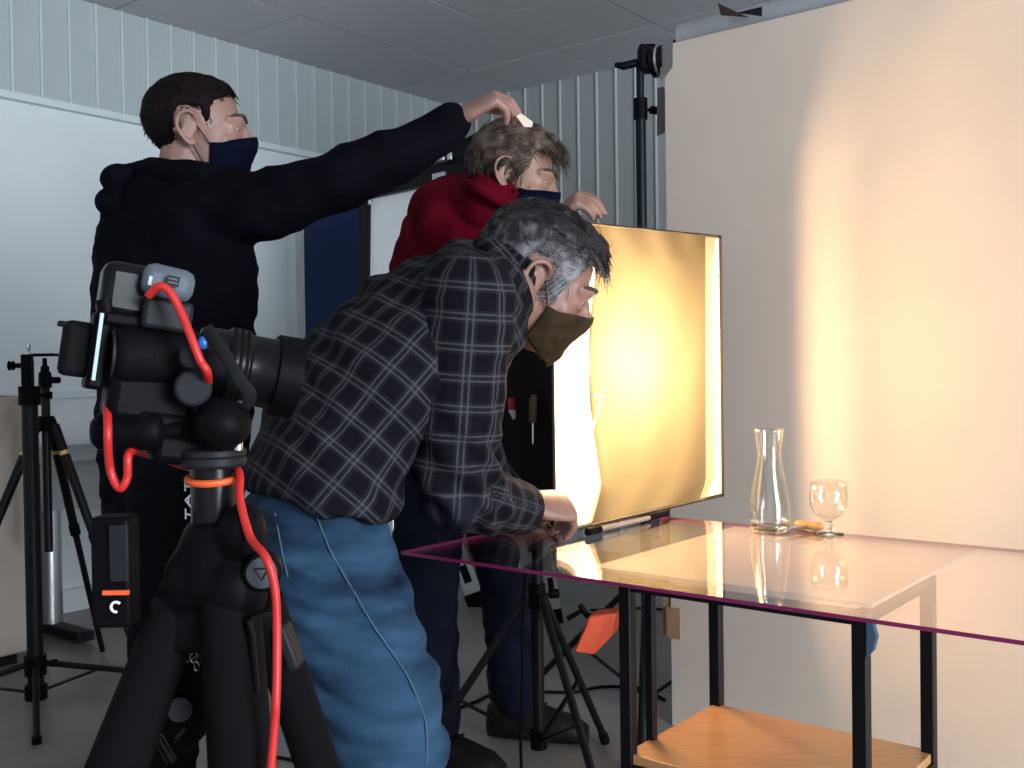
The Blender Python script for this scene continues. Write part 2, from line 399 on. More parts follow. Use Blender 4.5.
def rlink(name, me, mats, parent):
    off = ORG[parent.name]
    n = len(me.vertices); co = np.empty(n * 3); me.vertices.foreach_get('co', co); co = co.reshape(-1, 3) - np.array(off); me.vertices.foreach_set('co', co.ravel())
    me.name = name; me.materials.clear()
    for mm in (mats if isinstance(mats, (list, tuple)) else [mats]): me.materials.append(mm)
    me.polygons.foreach_set('material_index', [0] * len(me.polygons))
    me.shade_smooth(); me.update()
    return link(name, me, parent, off)
def smoothpath(pts, n=8):
    """Catmull-Rom through pts"""
    P = [V(p) for p in pts]; P = [P[0] * 2 - P[1]] + P + [P[-1] * 2 - P[-2]]; out = []
    for i in range(1, len(P) - 2):
        for k in range(n):
            t = k / n; a, b, c, d = P[i - 1:i + 3]
            out.append(0.5 * ((2 * b) + (c - a) * t + (2 * a - 5 * b + 4 * c - d) * t * t + (3 * b - a - 3 * c + d) * t ** 3))
    out.append(P[-2]); return out
def lerp(a, b, t): return a + (b - a) * t

# ================================================================== THE ROOM
fl = MB(); fl.box(RM((XB + XF) / 2, (YL + YR) / 2, -0.05), (XB - XF + .4, YL - YR + .4, 0.1), RROT); floor = struct(fl.build('floor', M_floor), 'grey worn linoleum floor')
cl = MB(); cl.box(RM((XB + XF) / 2, (YL + YR) / 2, CEIL + 0.07), (XB - XF + .4, YL - YR + .4, 0.1), RROT); ceiling = struct(cl.build('ceiling', M_grid), 'grey suspended tile ceiling')
A0, C0 = 3.1976, 3.7435
tb = MB(); tb.box((0, 0, 0), (0.588, 0.588, 0.018)); tile_me = tb.mesh('tile', M_tile)
for i in range(-13, 4):
    for j in range(-15, 2):
        a0, a1, c0, c1 = A0 + i * .6, A0 + (i + 1) * .6, C0 + j * .6, C0 + (j + 1) * .6
        a0c, a1c, c0c, c1c = max(a0, XF), min(a1, XB), max(c0, YR), min(c1, YL)
        if a1c - a0c < .05 or c1c - c0c < .05: continue
        o = piece('tile', tile_me, ceiling, RM((a0c + a1c) / 2, (c0c + c1c) / 2, CEIL + 0.009 + random.uniform(0, .002)), YC)
        o.scale = ((a1c - a0c) / .6, (c1c - c0c) / .6, 1)
# left wall
def wallbox(name, a0, a1, c0, c1, z0, z1, mm):
    b = MB(); b.box(RM((a0 + a1) / 2, (c0 + c1) / 2, (z0 + z1) / 2), (a1 - a0, c1 - c0, z1 - z0), RROT); return struct(b.build(name, mm))
wl = wallbox('wall_left', XF, XB + .1, YL, YL + .1, 0, CEIL + .02, M_wall)
wbk = wallbox('wall_back', XB, XB + .1, YR, YL, 0, CEIL + .02, M_back)
wfr = wallbox('wall_front', XF - .1, XF, YR - .1, YL + .1, 0, CEIL + .02, M_wall)
# right wall with its window opening
rw = MB(); wa0, wa1, wz0, wz1 = -2.2, 1.8, 0.85, 2.45
for (a0, a1, z0, z1) in ((XF, wa0, 0, CEIL + .02), (wa1, XB + .1, 0, CEIL + .02), (wa0, wa1, 0, wz0), (wa0, wa1, wz1, CEIL + .02)):
    rw.box(RM((a0 + a1) / 2, YR - .05, (z0 + z1) / 2), (a1 - a0, .1, z1 - z0), RROT)
wr = struct(rw.build('wall_right', M_wall))
wf = MB()
for (a0, a1, z0, z1) in ((wa0, wa1, wz0, wz0 + .06), (wa0, wa1, wz1 - .06, wz1), (wa0, wa0 + .06, wz0, wz1), (wa1 - .06, wa1, wz0, wz1)):
    wf.box(RM((a0 + a1) / 2, YR - .05, (z0 + z1) / 2), (a1 - a0, .08, z1 - z0), RROT)
wnd = struct(wf.build('window_1', M_white), 'white framed window')
wp = MB(); wp.box(RM((wa0 + wa1) / 2, YR - .06, (wz0 + wz1) / 2), (wa1 - wa0 - .1, .006, wz1 - wz0 - .1), RROT); wp.build('pane', M_glass, wnd)
# perforated panels with battens on the left wall
PP = 0.1268; RAILZ = CEIL - 0.478
pm = MB(); pm.box((0, 0, 0), (PP - .009, .02, CEIL - RAILZ)); panel_me = pm.mesh('panel', M_panel)
bm_ = MB(); bm_.box((0, 0, 0), (.009, .030, CEIL - RAILZ)); batten_me = bm_.mesh('batten', M_batten)
a = 2.497 - 52 * PP
for i in range(72):
    aa = a + i * PP
    if aa - PP < XF or aa > XB - .01: continue
    piece('panel', panel_me, wl, RM(aa - PP / 2, YL - .010, (CEIL + RAILZ) / 2), YC)
    piece('batten', batten_me, wl, RM(aa, YL - .017, (CEIL + RAILZ) / 2), YC)
rt = MB(); rt.box(RM((XF + XB) / 2, YL - .02, RAILZ - .008), (XB - XF, .045, .03), RROT); rt.build('rail', M_trim, wl)
rt = MB(); rt.box(RM((XF + 3.5) / 2, YL - .008, .955), (3.5 - XF, .016, .03), RROT); rt.build('chair_rail', M_trim, wl)
struct(wl, 'white wall with perforated panels along its top'); struct(wbk, 'grey wall of vertical panels with pale battens')
bl = MB(); bl.box(RM((XF + 3.5) / 2, YL - .01, .05), (3.5 - XF, .02, .1), RROT); struct(bl.build('baseboard_left', M_trim), 'pale skirting along the left wall')
# back wall full-height panels
PZ0 = 0.1
pm = MB(); pm.box((0, 0, 0), (.02, PP - .012, CEIL - PZ0)); bpanel_me = pm.mesh('panel', M_back)
bm_ = MB(); bm_.box((0, 0, 0), (.030, .008, CEIL - PZ0)); bbat_me = bm_.mesh('batten', M_batten)
c = 3.590
for i in range(-6, 66):
    cc = c - i * PP
    if cc + PP > YL + .05 or cc < YR + PP: continue
    piece('panel', bpanel_me, wbk, RM(XB - .010, cc + PP / 2, (CEIL + PZ0) / 2), YC)
    piece('batten', bbat_me, wbk, RM(XB - .017, cc, (CEIL + PZ0) / 2), YC)
bl = MB(); bl.box(RM(XB - .01, (YL + YR) / 2, .05), (.02, YL - YR, .1), RROT); struct(bl.build('baseboard_back', M_trim), 'pale skirting along the back wall')
# blue door on the left wall
dr = MB(); dr.box(RM(4.06, YL - .025, 1.01), (0.84, .045, 2.02), RROT); door = struct(dr.build('door_1', M_blue, bevel=.004), 'dark blue door with white frame')
fr = MB()
for (a0, a1, z0, z1) in ((3.58, 3.64, 0, 2.08), (4.48, 4.54, 0, 2.08), (3.64, 4.48, 2.02, 2.08)):
    fr.box(RM((a0 + a1) / 2, YL - .035, (z0 + z1) / 2), (a1 - a0, .07, z1 - z0), RROT)
fr.build('door_frame', M_trim, door)
dh = MB(); dh.cyl(RM(3.74, YL - .05, 1.03), RM(3.74, YL - .11, 1.03), .011); dh.cyl(RM(3.74, YL - .11, 1.03), RM(3.86, YL - .11, 1.03), .009); dh.build('door_handle', M_alu, door)

# ================================================================== BACKDROP
BN = 2.60; BD0, BD1 = -1.521, 0.62
bd = thing('backdrop_board', W((BD0 + BD1) / 2, BN, 0), 'tall cream backdrop board standing behind the glass-topped table', 'backdrop')
b = MB(); b.box(W((BD0 + BD1) / 2, BN + .006, 0.985), (BD1 - BD0, .012, 1.97), TROT); b.build('sheet', M_board, bd, bevel=.002)
b = MB(); b.box(W(BD0 - .012, BN + .02, 0.69), (.034, .03, .86), TROT)
b.box(W(BD0 + .01, BN - .001, 0.30), (.045, .004, .09), TROT); b.build('cardboard_edge', M_card, bd)
b = MB()
b.prism([W(BD0 - .012, BN - .003, 1.96), W(BD0 + .03, BN - .003, 1.99), W(BD0 + .028, BN - .003, 1.90), W(BD0 - .012, BN - .003, 1.865)], DN * .002); b.build('corner_tape', M_tape, bd)
b = MB(); b.prism([W(BD0 - .042, BN + .03, 1.86), W(BD0 + .006, BN + .03, 1.86), W(BD0 + .008, BN + .03, 1.735), W(BD0 - .045, BN + .03, 1.72)], DN * .002); b.build('hanging_tape', M_tape, bd)
hd = V((0.388, 3.03, 1.935))
# roll over the crossbar above the board
rl = thing('paper_roll', W(-0.4, BN + .075, 2.0), 'grey paper roll lying on the crossbar above the backdrop', 'paper roll')
b = MB(); b.tube([W(BD0 + .02, BN + .075, 2.0), W(BD1, BN + .075, 2.0)], .045, 24); b.build('paper', M_roll, rl)
b = MB(); b.tube([hd + V((.05, .0, .02)), W(BD0 + .02, BN + .075, 2.0)], .013); b.build('crossbar', M_black, rl)
# curled flap of brown paper over a black plate that paints the dark of an opening
fp = thing('paper_flap', W(-1.28, BN + .03, 2.03), 'curled brown paper flap above the backdrop with a black triangle', 'paper')
q = [U(718, 3, 2.83), U(721, 15, 2.83), U(748, 17, 2.80), U(738, 12.5, 2.79), U(726, 9, 2.80)]
b = MB(); b.prism(q, V((0, .003, 0))); b.build('flap', mat('brown_paper', (0.11, 0.075, 0.06), .8), fp)
b = MB(); b.prism([U(737, 12.5, 2.82), U(762, 6.5, 2.79), U(762, 16, 2.79)], V((0, .003, 0))); b.build('dark_opening', M_fabric, fp)

# ================================================================== STANDS
def light_stand(name, pos, top, ang0, r, zc, zh, label, group=None, tube_r=.0155, top_r=.011, zm=None, legr=.010, knob_dir=0.4, spig=True):
    x, y = pos; t = thing(name, V((x, y, 0)), label, 'light stand', group)
    zm = zm or zc + (top - zc) * .45
    b = MB(); b.cyl((x, y, zh - .02), (x, y, zm), tube_r); b.build('pole', M_black, t)
    b = MB(); b.cyl((x, y, zm), (x, y, top), top_r); b.build('upper_pole', M_black, t)
    if spig:
        b = MB(); b.lathe([(.007, 0), (.007, .015), (.0045, .02), (.0045, .03), (.007, .035), (.007, .05)], (x, y, top)); b.build('spigot', M_steel, t)
    for zz in (zm, zc):
        b = MB(); b.cyl((x, y, zz - .03), (x, y, zz + .03), tube_r * 1.35); k = b.build('collar', M_blackp, t)
        kd = V((math.cos(knob_dir), math.sin(knob_dir), 0)); b = MB(); b.cyl(V((x, y, zz)) + kd * tube_r, V((x, y, zz)) + kd * (tube_r + .025), .005); b.cyl(V((x, y, zz)) + kd * (tube_r + .02), V((x, y, zz)) + kd * (tube_r + .042), .012, seg=10); b.build('knob', M_blackp, k)
    b = MB(); b.cyl((x, y, zh - .022), (x, y, zh + .022), tube_r * 1.4); b.build('hub', M_blackp, t)
    for k in range(3):
        an = math.radians(ang0 + 120 * k); d = V((math.cos(an), math.sin(an), 0)); p0 = V((x, y, zc)) + d * (tube_r + .008); p1 = V((x, y, .012)) + d * r
        b = MB(); b.cyl(p0, p1, legr, seg=10); lg = b.build('leg', M_black, t)
        b = MB(); b.cyl(lerp(p0, p1, .955), p1 - Z * .004, legr * 1.35, seg=10); b.build('rubber_foot', M_rubber, lg)
        pm_ = lerp(p0, p1, .56); b = MB(); b.bar(V((x, y, zh)) + d * tube_r, pm_, .012, .006, d); b.build('brace', M_black, t)
        b = MB(); b.ell(pm_, .009, None, 10, 8); b.build('rivet', M_steel, lg)
    return t
# softbox stand under the left end of the table
light_stand('light_stand', (0.0545, 2.55), 0.98, 56, .34, .48, .12, 'black tripod stand holding up the softbox beneath the table corner', top_r=.0125, zm=.80)
bs = light_stand('light_stand', (0.388, 3.03), 1.935, 140, .45, .42, .07, 'tall black stand beside the cream backdrop carrying its crossbar', tube_r=.0155, top_r=.0115, zm=1.80, spig=False)
# clamp head and crossbar of the tall stand
hd = V((0.388, 3.03, 1.935))
b = MB(); b.box(hd + V((.02, 0, .01)), (.05, .06, .075)); ch = b.build('clamp', M_blackp, bs, bevel=.006)
b = MB(); b.cyl(hd + V((.04, 0, .0)), hd + V((.075, -.02, .0)), .045, seg=20); b.build('ratchet', M_blackg, ch)
b = MB(); b.lathe([(.047, 0), (.047, .006)], hd + V((.055, -.01, 0)), V((.035, -.02, 0)), 20); b.build('ring', M_alu, ch)
b = MB(); b.tube([hd + V((-.01, 0, -.0)), hd + V((-.05, -.01, -.012)), hd + V((-.075, -.01, -.008))], [.012, .012, .007]); b.build('wing_nut', M_blackp, ch)
b = MB(); b.tube([hd + V((.02, .01, .02)), hd + V((.05, .0, .02))], .02); b.build('socket', M_black, bs)
# orange weight hooked on the leg
wq = thing('stand_weight', U(598, 650, 3.05), 'orange plastic weight hooked onto the stand leg below the table', 'weight')
def at(px, py, t): return U(px, py, t)
b = MB()
front = [at(573, 652, 3.0), at(589, 616, 3.0), at(617, 613, 3.0), at(611, 637, 3.0), at(594, 655, 3.0)]
b.prism(front, V((.03, .10, -.005))); b.build('block', M_orange, wq, bevel=.006)
b = MB(); b.prism([at(575, 651, 2.995), at(588, 622, 2.995), at(607, 634, 2.995), at(593, 654, 2.995)], V((0, -.006, 0))); b.build('side_face', M_orange, wq, bevel=.002)
b = MB(); b.tube([at(567, 619, 3.06), at(583, 610, 3.06), at(592, 618, 3.06)], .008); b.tube([at(580, 605, 3.06), at(588, 617, 3.06)], .009); b.build('hook', M_blackp, wq)

# ================================================================== FLIPCHART EASEL
ez = thing('flipchart_easel', V((-.2, 4.3, 0)), 'flipchart easel with black clip bar and aluminium legs behind the red sweater', 'flipchart')
t0, t1 = 4.36, 4.02
TL, TR, BLc, BRc = U(366, 196, t0), U(520, 160, t1), U(362, 520, t0 - .1), U(512, 520, t1 - .1)
nv = (TR - TL).cross(BLc - TL).normalized()
if nv.y > 0: nv = -nv
b = MB(); b.prism([TL, TR, BRc, BLc], -nv * .012); b.build('board', M_white, ez)
b = MB(); b.bar(TL + Z * -.02, BLc, .055, .03, nv); b.build('side_rail', M_black, ez)
b = MB(); b.prism([U(362, 199, t0 - .03), U(378, 178, t0 - .03), U(484, 129, t1 - .03), U(520, 122, t1 - .08), U(520, 164, t1 - .08)], -nv * .03); b.build('clip_bar', M_black, ez, bevel=.004)
for (px, py) in ((438, 158), (438, 176)):
    b = MB(); b.bar(U(433, py + 2, 4.10), U(446, py - 1, 4.07), .03, .035 if py < 165 else .016, nv); b.build('clip', M_alu, ez, bevel=.003)
b = MB(); b.bar(U(450, 152, 4.06), U(450, 160, 4.06), .02, .012, nv); b.build('clip', M_alu, ez, bevel=.003)
b = MB(); b.tube([U(361, 199, 4.3), U(369, 196, 4.3), U(371, 204, 4.3)], .012); b.build('clip', M_alu, ez)
for (p, q, wd) in (((386, 430, 4.2), (391, 640, 4.2), .05), ((430, 480, 4.5), (476, 601, 4.5), .075), ((540, 515, 4.2), (556, 618, 4.2), .05)):
    P, Q = U(*p), U(*q); b = MB(); b.bar(P, Q, .022, wd, V((1, 0, 0))); lg = b.build('leg', M_alu, ez, bevel=.004)
    e = (Q - P).normalized(); b = MB(); b.bar(Q - e * .04, Q + e * .05, .03, wd * 1.12, V((1, 0, 0))); b.build('rubber_foot', M_rubber, lg, bevel=.006)
    b = MB(); b.bar(Q - e * .17 - V((0, .014, 0)), Q - e * .09 - V((0, .014, 0)), .006, wd * .45, V((1, 0, 0))); b.build('slot', M_rubber, lg)

# ================================================================== WORK TABLE, PLEXI
TZ = 0.71                       # top face of the plexi
N1, N2, PD0, PD1 = 1.349, 1.995, -1.361, 0.12
def onplane(px, py, z):
    d = U(px, py, 1.0) - V((0, 0, CAMZ)); s = (z - CAMZ) / d.z; return V((0, 0, CAMZ)) + d * s
def dn(p): return p.dot(DX), p.dot(DN)
bfl = dn(onplane(600, 561.5, TZ)); bfr = dn(onplane(868, 601, TZ)); bbr = dn(onplane(975, 546, TZ))
BF = (bfl[1] + bfr[1]) / 2; BR_ = (bfr[0] + bbr[0]) / 2; BLd = SBX + .0
def dfor(px, n):      # d such that W(d,n) appears at image column px
    k = (px - 512) / F; t = n / (k * DN.x + DN.y); return V((k * t, t, 0)).dot(DX)
tbl = thing('work_table', W((BLd + BR_) / 2, (BF + N2) / 2, 0), 'black steel-framed work table with beech shelf and white top board', 'table')
b = MB(); b.box(W((dfor(600, BF) - .02 + BR_) / 2, (BF + N2) / 2, TZ - .0100), (BR_ - dfor(600, BF) + .02, N2 - BF, .007), TROT); b.build('top_board', M_topboard, tbl, bevel=.001)
dFL, dFR = dfor(624.5, BF + .012), dfor(859, BF + .012)
def nfor(px, d):      # n such that W(d,n) appears at column px
    k = (px - 512) / F; t = d / (k * DX.x + DX.y); return V((k * t, t, 0)).dot(DN)
nBL, nBR = nfor(713.5, dFL), nfor(926.5, dFR)
nB = (nBL + nBR) / 2
legs = [(dFL, BF + .012), (dFR, BF + .012), (dFL, nBL), (dFR, nBR)]
for (d_, n_) in legs:
    b = MB(); b.box(W(d_, n_, (TZ - .021) / 2), (.022, .022, TZ - .021), TROT); b.build('leg', M_black, tbl, bevel=.002)
nM = nfor(647.5, dFL - .004); b = MB(); b.box(W(dFL - .004, nM, (TZ - .021) / 2), (.016, .016, TZ - .021), TROT); b.build('leg', M_black, tbl, bevel=.002)
for (p, q) in ((0, 1), (2, 3), (0, 2), (1, 3)):
    for zz in (TZ - .032,):
        b = MB(); b.bar(W(*legs[p], zz), W(*legs[q], zz), .018, .020); b.build('rail', M_black, tbl)
shp = onplane(720, 704, 0.30)
SHZ = None
# shelf height from its back-left corner
tt = W(dFL, nBL, 0).y; SHZ = U(720, 704, tt).z
b = MB(); b.box(W((dFL + dFR) / 2, (BF + nB) / 2 + .006, SHZ - .008), (dFR - dFL + .012, nB - BF - .005, .016), TROT)
sh = b.mesh('shelf', M_wood, ORG[tbl.name]); link('shelf', sh, tbl, ORG[tbl.name], .001)
for (p, q) in ((0, 1), (2, 3), (0, 2), (1, 3)):
    b = MB(); b.bar(W(*legs[p], SHZ - .03), W(*legs[q], SHZ - .03), .022, .026); b.build('shelf_rail', M_black, tbl)
b = MB(); P0 = W(dFR + .012, BF + .0, 0)
b.prism([P0 + Z * (TZ - .022), P0 + DX * .012 + Z * (TZ - .022), P0 + DX * .010 + Z * (TZ - .04), P0 + DX * .014 + Z * (TZ - .055), P0 + DX * .009 + Z * (TZ - .075), P0 + Z * (TZ - .085)], DN * .012); b.build('torn_tape', M_bluetape, tbl)
px_ = thing('plexi_sheet', W((PD0 + PD1) / 2, (N1 + N2) / 2, TZ - .006), 'clear reflective acrylic sheet with magenta edge lying across the table', 'acrylic sheet')
b = MB(); b.box(W((PD0 + PD1) / 2, (N1 + N2) / 2, TZ - .003), (PD1 - PD0, N2 - N1, .006), TROT); sheet_me = b.mesh('sheet', [M_plexi, M_magenta], ORG[px_.name])
for p in sheet_me.polygons:
    if abs(p.normal.z) < .5: p.material_index = 1
link('sheet', sheet_me, px_, ORG[px_.name])

# ================================================================== SOFTBOX
sn0, sn1, sz0n, sz0f, sz1n, sz1f = 1.612, 2.314, .722, .722, 1.335, 1.365
SBC = W(SBX - .2, 1.95, .72)
sb = thing('softbox', W(SBX - .2, 1.95, .72), 'lit softbox with cream diffusion cloth standing at the table end', 'softbox')
def sq(d, e=0.0, tap=0.0):
    cn, cz = 1.955, 1.035
    pts = [(sn0 + e, sz0n + e), (sn1 - e, sz0f + e), (sn1 - e, sz1f - e), (sn0 + e, sz1n - e)]
    return [W(d, lerp(n, cn, tap), lerp(z, cz, tap)) for n, z in pts]
fo, bo = sq(SBX), sq(SBX - .42, 0, .72)
fi, bi = sq(SBX - .004, .004), sq(SBX - .415, .004, .715)
for k in range(4):
    k2 = (k + 1) % 4
    b = MB(); b.add([fo[k], fo[k2], bo[k2], bo[k]], [(0, 1, 2, 3)]); cmid = sum((p for p in (fo[k], fo[k2], bo[k2], bo[k])), V()) / 4
    inn = (W(SBX - .2, 1.955, 1.035) - cmid).normalized() * .002
    b = MB(); b.add([fo[k], fo[k2], bo[k2], bo[k], fi[k], fi[k2], bi[k2], bi[k]], [(0, 1, 2, 3), (0, 4, 5, 1), (2, 6, 7, 3)]); sp_ = b.build('side_panel', M_fabric, sb)
    b = MB(); b.add([fi[k] + inn, fi[k2] + inn, bi[k2] + inn, bi[k] + inn], [(0, 1, 2, 3)]); b.build('lining', M_white_in, sp_)
    b = MB(); b.tube([fo[k], bo[k]], .005, 8); b.build('rod', M_black, sb)
b = MB(); b.add([p for p in sq(SBX - .42, 0, .72)] + [p for p in sq(SBX - .425, 0, .72)], [(0, 1, 2, 3), (4, 5, 6, 7)]); b.build('back_panel', M_fabric, sb)
# front border piping
b = MB(); b.tube(fo + [fo[0]], .0035, 8, cap=False); b.build('border', mat('brown_piping', (0.035, 0.022, 0.014), .8), sb)
# white inner diffuser
def cloth_edges(v):      # near and far edge of the hung cloth at height v
    n0 = 1.735 - .03 * math.cos((v - .52) * 5.2) + .05 * max(0, .12 - v) / .12 * -1 + (-.10 * max(0, v - .86) / .14)
    return n0, 2.235 + .012 * v - .03 * max(0, .06 - v) / .06
for sd_ in (0, 1):
    b = MB(); n_ = 40; vs = []; fs = []
    for i in range(5):
        for j in range(n_ + 1):
            v = j / n_; n0, n1_ = cloth_edges(v); lo, hi = (sn0 + .004, max(n0, sn0 + .006) + .03) if sd_ == 0 else (n1_ - .006, sn1 - .004)
            nn = lerp(lo, hi, i / 4); fr_ = (nn - sn0) / (sn1 - sn0); vs.append(W(SBX - .002, nn, lerp(lerp(sz0n, sz0f, fr_) + .005, lerp(sz1n, sz1f, fr_) - .004, v)))
    for i in range(4):
        for j in range(n_): fs.append((i * (n_ + 1) + j, (i + 1) * (n_ + 1) + j, (i + 1) * (n_ + 1) + j + 1, i * (n_ + 1) + j + 1))
    b.add(vs, fs); b.build('diffuser', M_diff, sb, smooth=True)
# cream sheet hung over the front, leaving a strip each side
b = MB(); n_ = 60; vs = []; fs = []
for i in range(n_ + 1):
    for j in range(n_ + 1):
        u, v = i / n_, j / n_            # u: near->far, v: bottom->top
        n0, n1_ = cloth_edges(v); n0 = max(n0, sn0 + .006)
        nn = lerp(n0, n1_, u); fr_ = (nn - sn0) / (sn1 - sn0)
        z0, z1 = lerp(sz0n, sz0f, fr_) + .006, lerp(sz1n, sz1f, fr_) - .004
        zz = lerp(z0, z1, v)
        fold = .010 * math.sin(math.pi * v) + .006 * math.sin(9 * u + 4 * v) * (1 - v) + .004 * math.sin(16 * u - 7 * v) + .012 * max(0, v - .9) / .1 * math.sin(11 * u) ** 2
        fold += .006 * noise.noise(V((u * 3, v * 3, 2)))
        vs.append(W(SBX + .010 + fold, nn, zz))
for i in range(n_):
    for j in range(n_): fs.append((i * (n_ + 1) + j, (i + 1) * (n_ + 1) + j, (i + 1) * (n_ + 1) + j + 1, i * (n_ + 1) + j + 1))
b.add(vs, fs); b.build('diffusion_cloth', M_sheet, sb, smooth=True)
b = MB(); b.tube([U(603, 395, 2.10), U(592, 395, 2.07), U(601, 398, 2.09), U(578, 486, 2.03), U(583, 485, 2.04), U(574, 492, 2.02)], .0022, 6); b.build('cord', M_white, sb)
b = MB(); bk = W(SBX - .42, 1.955, 1.035); b.cyl(bk, bk - DX * .06, .075, seg=24); b.cyl(bk - DX * .05, bk - DX * .15, .055, seg=24); b.build('lamp_head', M_blackp, sb)
b = MB(); b.bar(bk - DX * .02 - Z * .06, V((0.0545, 2.55, 1.0)), .03, .02); b.build('bracket', M_blackp, sb)
# the dark/chrome bar under the front edge
br = thing('metal_bar', W(SBX + .02, 1.80, TZ), 'chrome and black bar lying on the table below the softbox', 'bar')
b = MB(); p0, p1 = W(SBX + .030, 1.68, TZ + .0085), W(SBX + .030, 1.99, TZ + .0085); b.tube([lerp(p0, p1, .14), lerp(p0, p1, .76)], .0055, 12); b.build('shaft', M_steel, br)
b = MB(); b.tube([p0, lerp(p0, p1, .14)], .008, 12); b.build('end_cap', M_blackp, br)
b = MB(); b.tube([lerp(p0, p1, .76), p1], [.008, .006], 12); b.build('end_cap', M_blackp, br)
for bdist, bn_, pw, rad_ in ((BULB_D, 1.935, 9.0, .05), (.17, 1.815, 27.0, .10), (.28, 2.06, 18.0, .05)):  # first is the bulb; the other two are added fill lights
    bp0 = W(SBX - bdist, bn_, 1.055); bulb = lamp('softbox_bulb_and_fill', 'POINT', bp0, pw, (1.0, 0.70, 0.41), shadow_soft_size=rad_); bulb.parent = sb; bulb.location = bp0 - ORG[sb.name]
# tools clipped on the softbox side
def side_pt(px, py):
    n_s = (bo[0] - fo[0]).cross(fo[3] - fo[0]).normalized(); d = U(px, py, 1) - V((0, 0, CAMZ)); o = V((0, 0, CAMZ)); s = (fo[0] - o).dot(n_s) / d.dot(n_s); return o + d * (s - .012)
sc = thing('screwdriver', side_pt(533, 444), 'screwdriver with wooden handle tucked on the softbox side', 'screwdriver')
b = MB(); b.tube([side_pt(534, 395), side_pt(534, 400), side_pt(533, 421), side_pt(533, 423)], [.006, .009, .009, .006], 10); b.build('handle', mat('old_wood', (0.16, 0.10, 0.06), .5), sc)
b = MB(); b.tube([side_pt(533, 422), side_pt(533, 444)], .003, 8); b.build('blade', M_steel, sc)
sc = thing('marker_pen', side_pt(513, 418), 'red and white marker tucked beside the wooden screwdriver', 'marker')
b = MB(); b.tube([side_pt(512, 398), side_pt(512.5, 410)], .009, 10); b.build('cap', mat('marker_red', (0.5, 0.03, 0.04), .4), sc)
b = MB(); b.tube([side_pt(512.5, 410), side_pt(514, 419)], [.009, .003], 10); b.build('tip', M_white, sc)

# ================================================================== GLASSWARE
def tpt(px, py): return onplane(px, py, TZ)
cp = tpt(770, 529.5); sc_ = cp.y / F
H = 101 * sc_; k = sc_
car = thing('carafe', V((cp.x, cp.y, TZ)), 'empty clear glass carafe with flared neck on the acrylic sheet', 'carafe')
R0 = lambda r: r * k
prof = [(0, 0), (18, 0), (19.6, 1.5), (20, 5), (20, 14), (18.8, 30), (16.2, 46), (13, 62), (11.4, 72), (11.2, 76), (12.3, 84), (14.2, 98), (14.8, 101)]
inner = [(14.1, 101), (13.4, 97.5), (11.5, 84), (10.4, 76), (10.6, 72), (12.2, 62), (15.4, 46), (18, 30), (19.1, 14), (18.6, 8), (14, 5.5), (0, 5)]
b = MB(); b.lathe([(R0(r), h * k) for r, h in prof + inner], (cp.x, cp.y, TZ + .0006), seg=48); b.build('vessel', M_glass, car, smooth=True)
b = MB(); b.lathe([(R0(18.4), k * .6), (R0(19.4), k * 2.2), (R0(18.4), k * 3.6)], (cp.x, cp.y, TZ + .0006), seg=48, closed=True); b.build('base_ring', mat('olive_glass_base', (0.10, 0.09, 0.04), .1), car, smooth=True)
gp = tpt(829, 534); k = gp.y / F
gl = thing('wine_glass', V((gp.x, gp.y, TZ)), 'small empty stemmed wine glass beside the carafe', 'glass')
foot_ = [(0, 0), (14, 0), (14.5, .8), (9, 2.2), (3.2, 4), (2.6, 6), (4.2, 8.2), (2.8, 10.5), (3.4, 12.5), (0, 13)]
b = MB(); b.lathe([(r * k, h * k) for r, h in foot_], (gp.x, gp.y, TZ + .0006), seg=40); b.build('stem', M_solid, gl, smooth=True)
outer = [(0, 12.7), (3.4, 12.7), (8, 15), (13.5, 19), (17.5, 26), (18.8, 34), (18.6, 42), (17.4, 53)]
inn_ = [(17.0, 53), (18.1, 42), (18.3, 34), (17, 26.5), (13, 20), (7.5, 16), (0, 14.6)]
b = MB(); b.lathe([(r * k, h * k) for r, h in outer + inn_], (gp.x, gp.y, TZ + .0006), seg=48); b.build('goblet', M_glass, gl, smooth=True)
ck = tpt(806, 528.5); kk = ck.y / F
cs = thing('corkscrew', V((ck.x, ck.y, TZ)), 'corkscrew with pale wooden handle lying between carafe and glass', 'corkscrew')
h0, h1 = tpt(795, 529), tpt(823, 532)
b = MB(); hp = [lerp(h0, h1, t) + Z * .010 for t in (0, .06, .25, .5, .75, .94, 1)]; b.tube(hp, [.004, .008, .0095, .0075, .0095, .0085, .005], 14); b.build('handle', M_cork, cs, smooth=True)
b = MB(); e0 = lerp(h0, h1, .5) + Z * .011; e1 = tpt(787, 534.5) + Z * .010; b.tube([e0, e1], .0025, 8); b.build('shank', M_steel, cs)
e2 = tpt(777, 536.5) + Z * .009; ax = (e2 - e1).normalized(); s1 = ax.cross(Z).normalized(); pts = []
for i in range(60):
    t = i / 59; a = t * 2 * math.pi * 4; pts.append(lerp(e1, e2, t) + (s1 * math.cos(a) + Z * math.sin(a)) * .0055 * (1 - .4 * t))
b = MB(); b.tube(pts, .0014, 6); b.build('spiral', M_steel, cs)


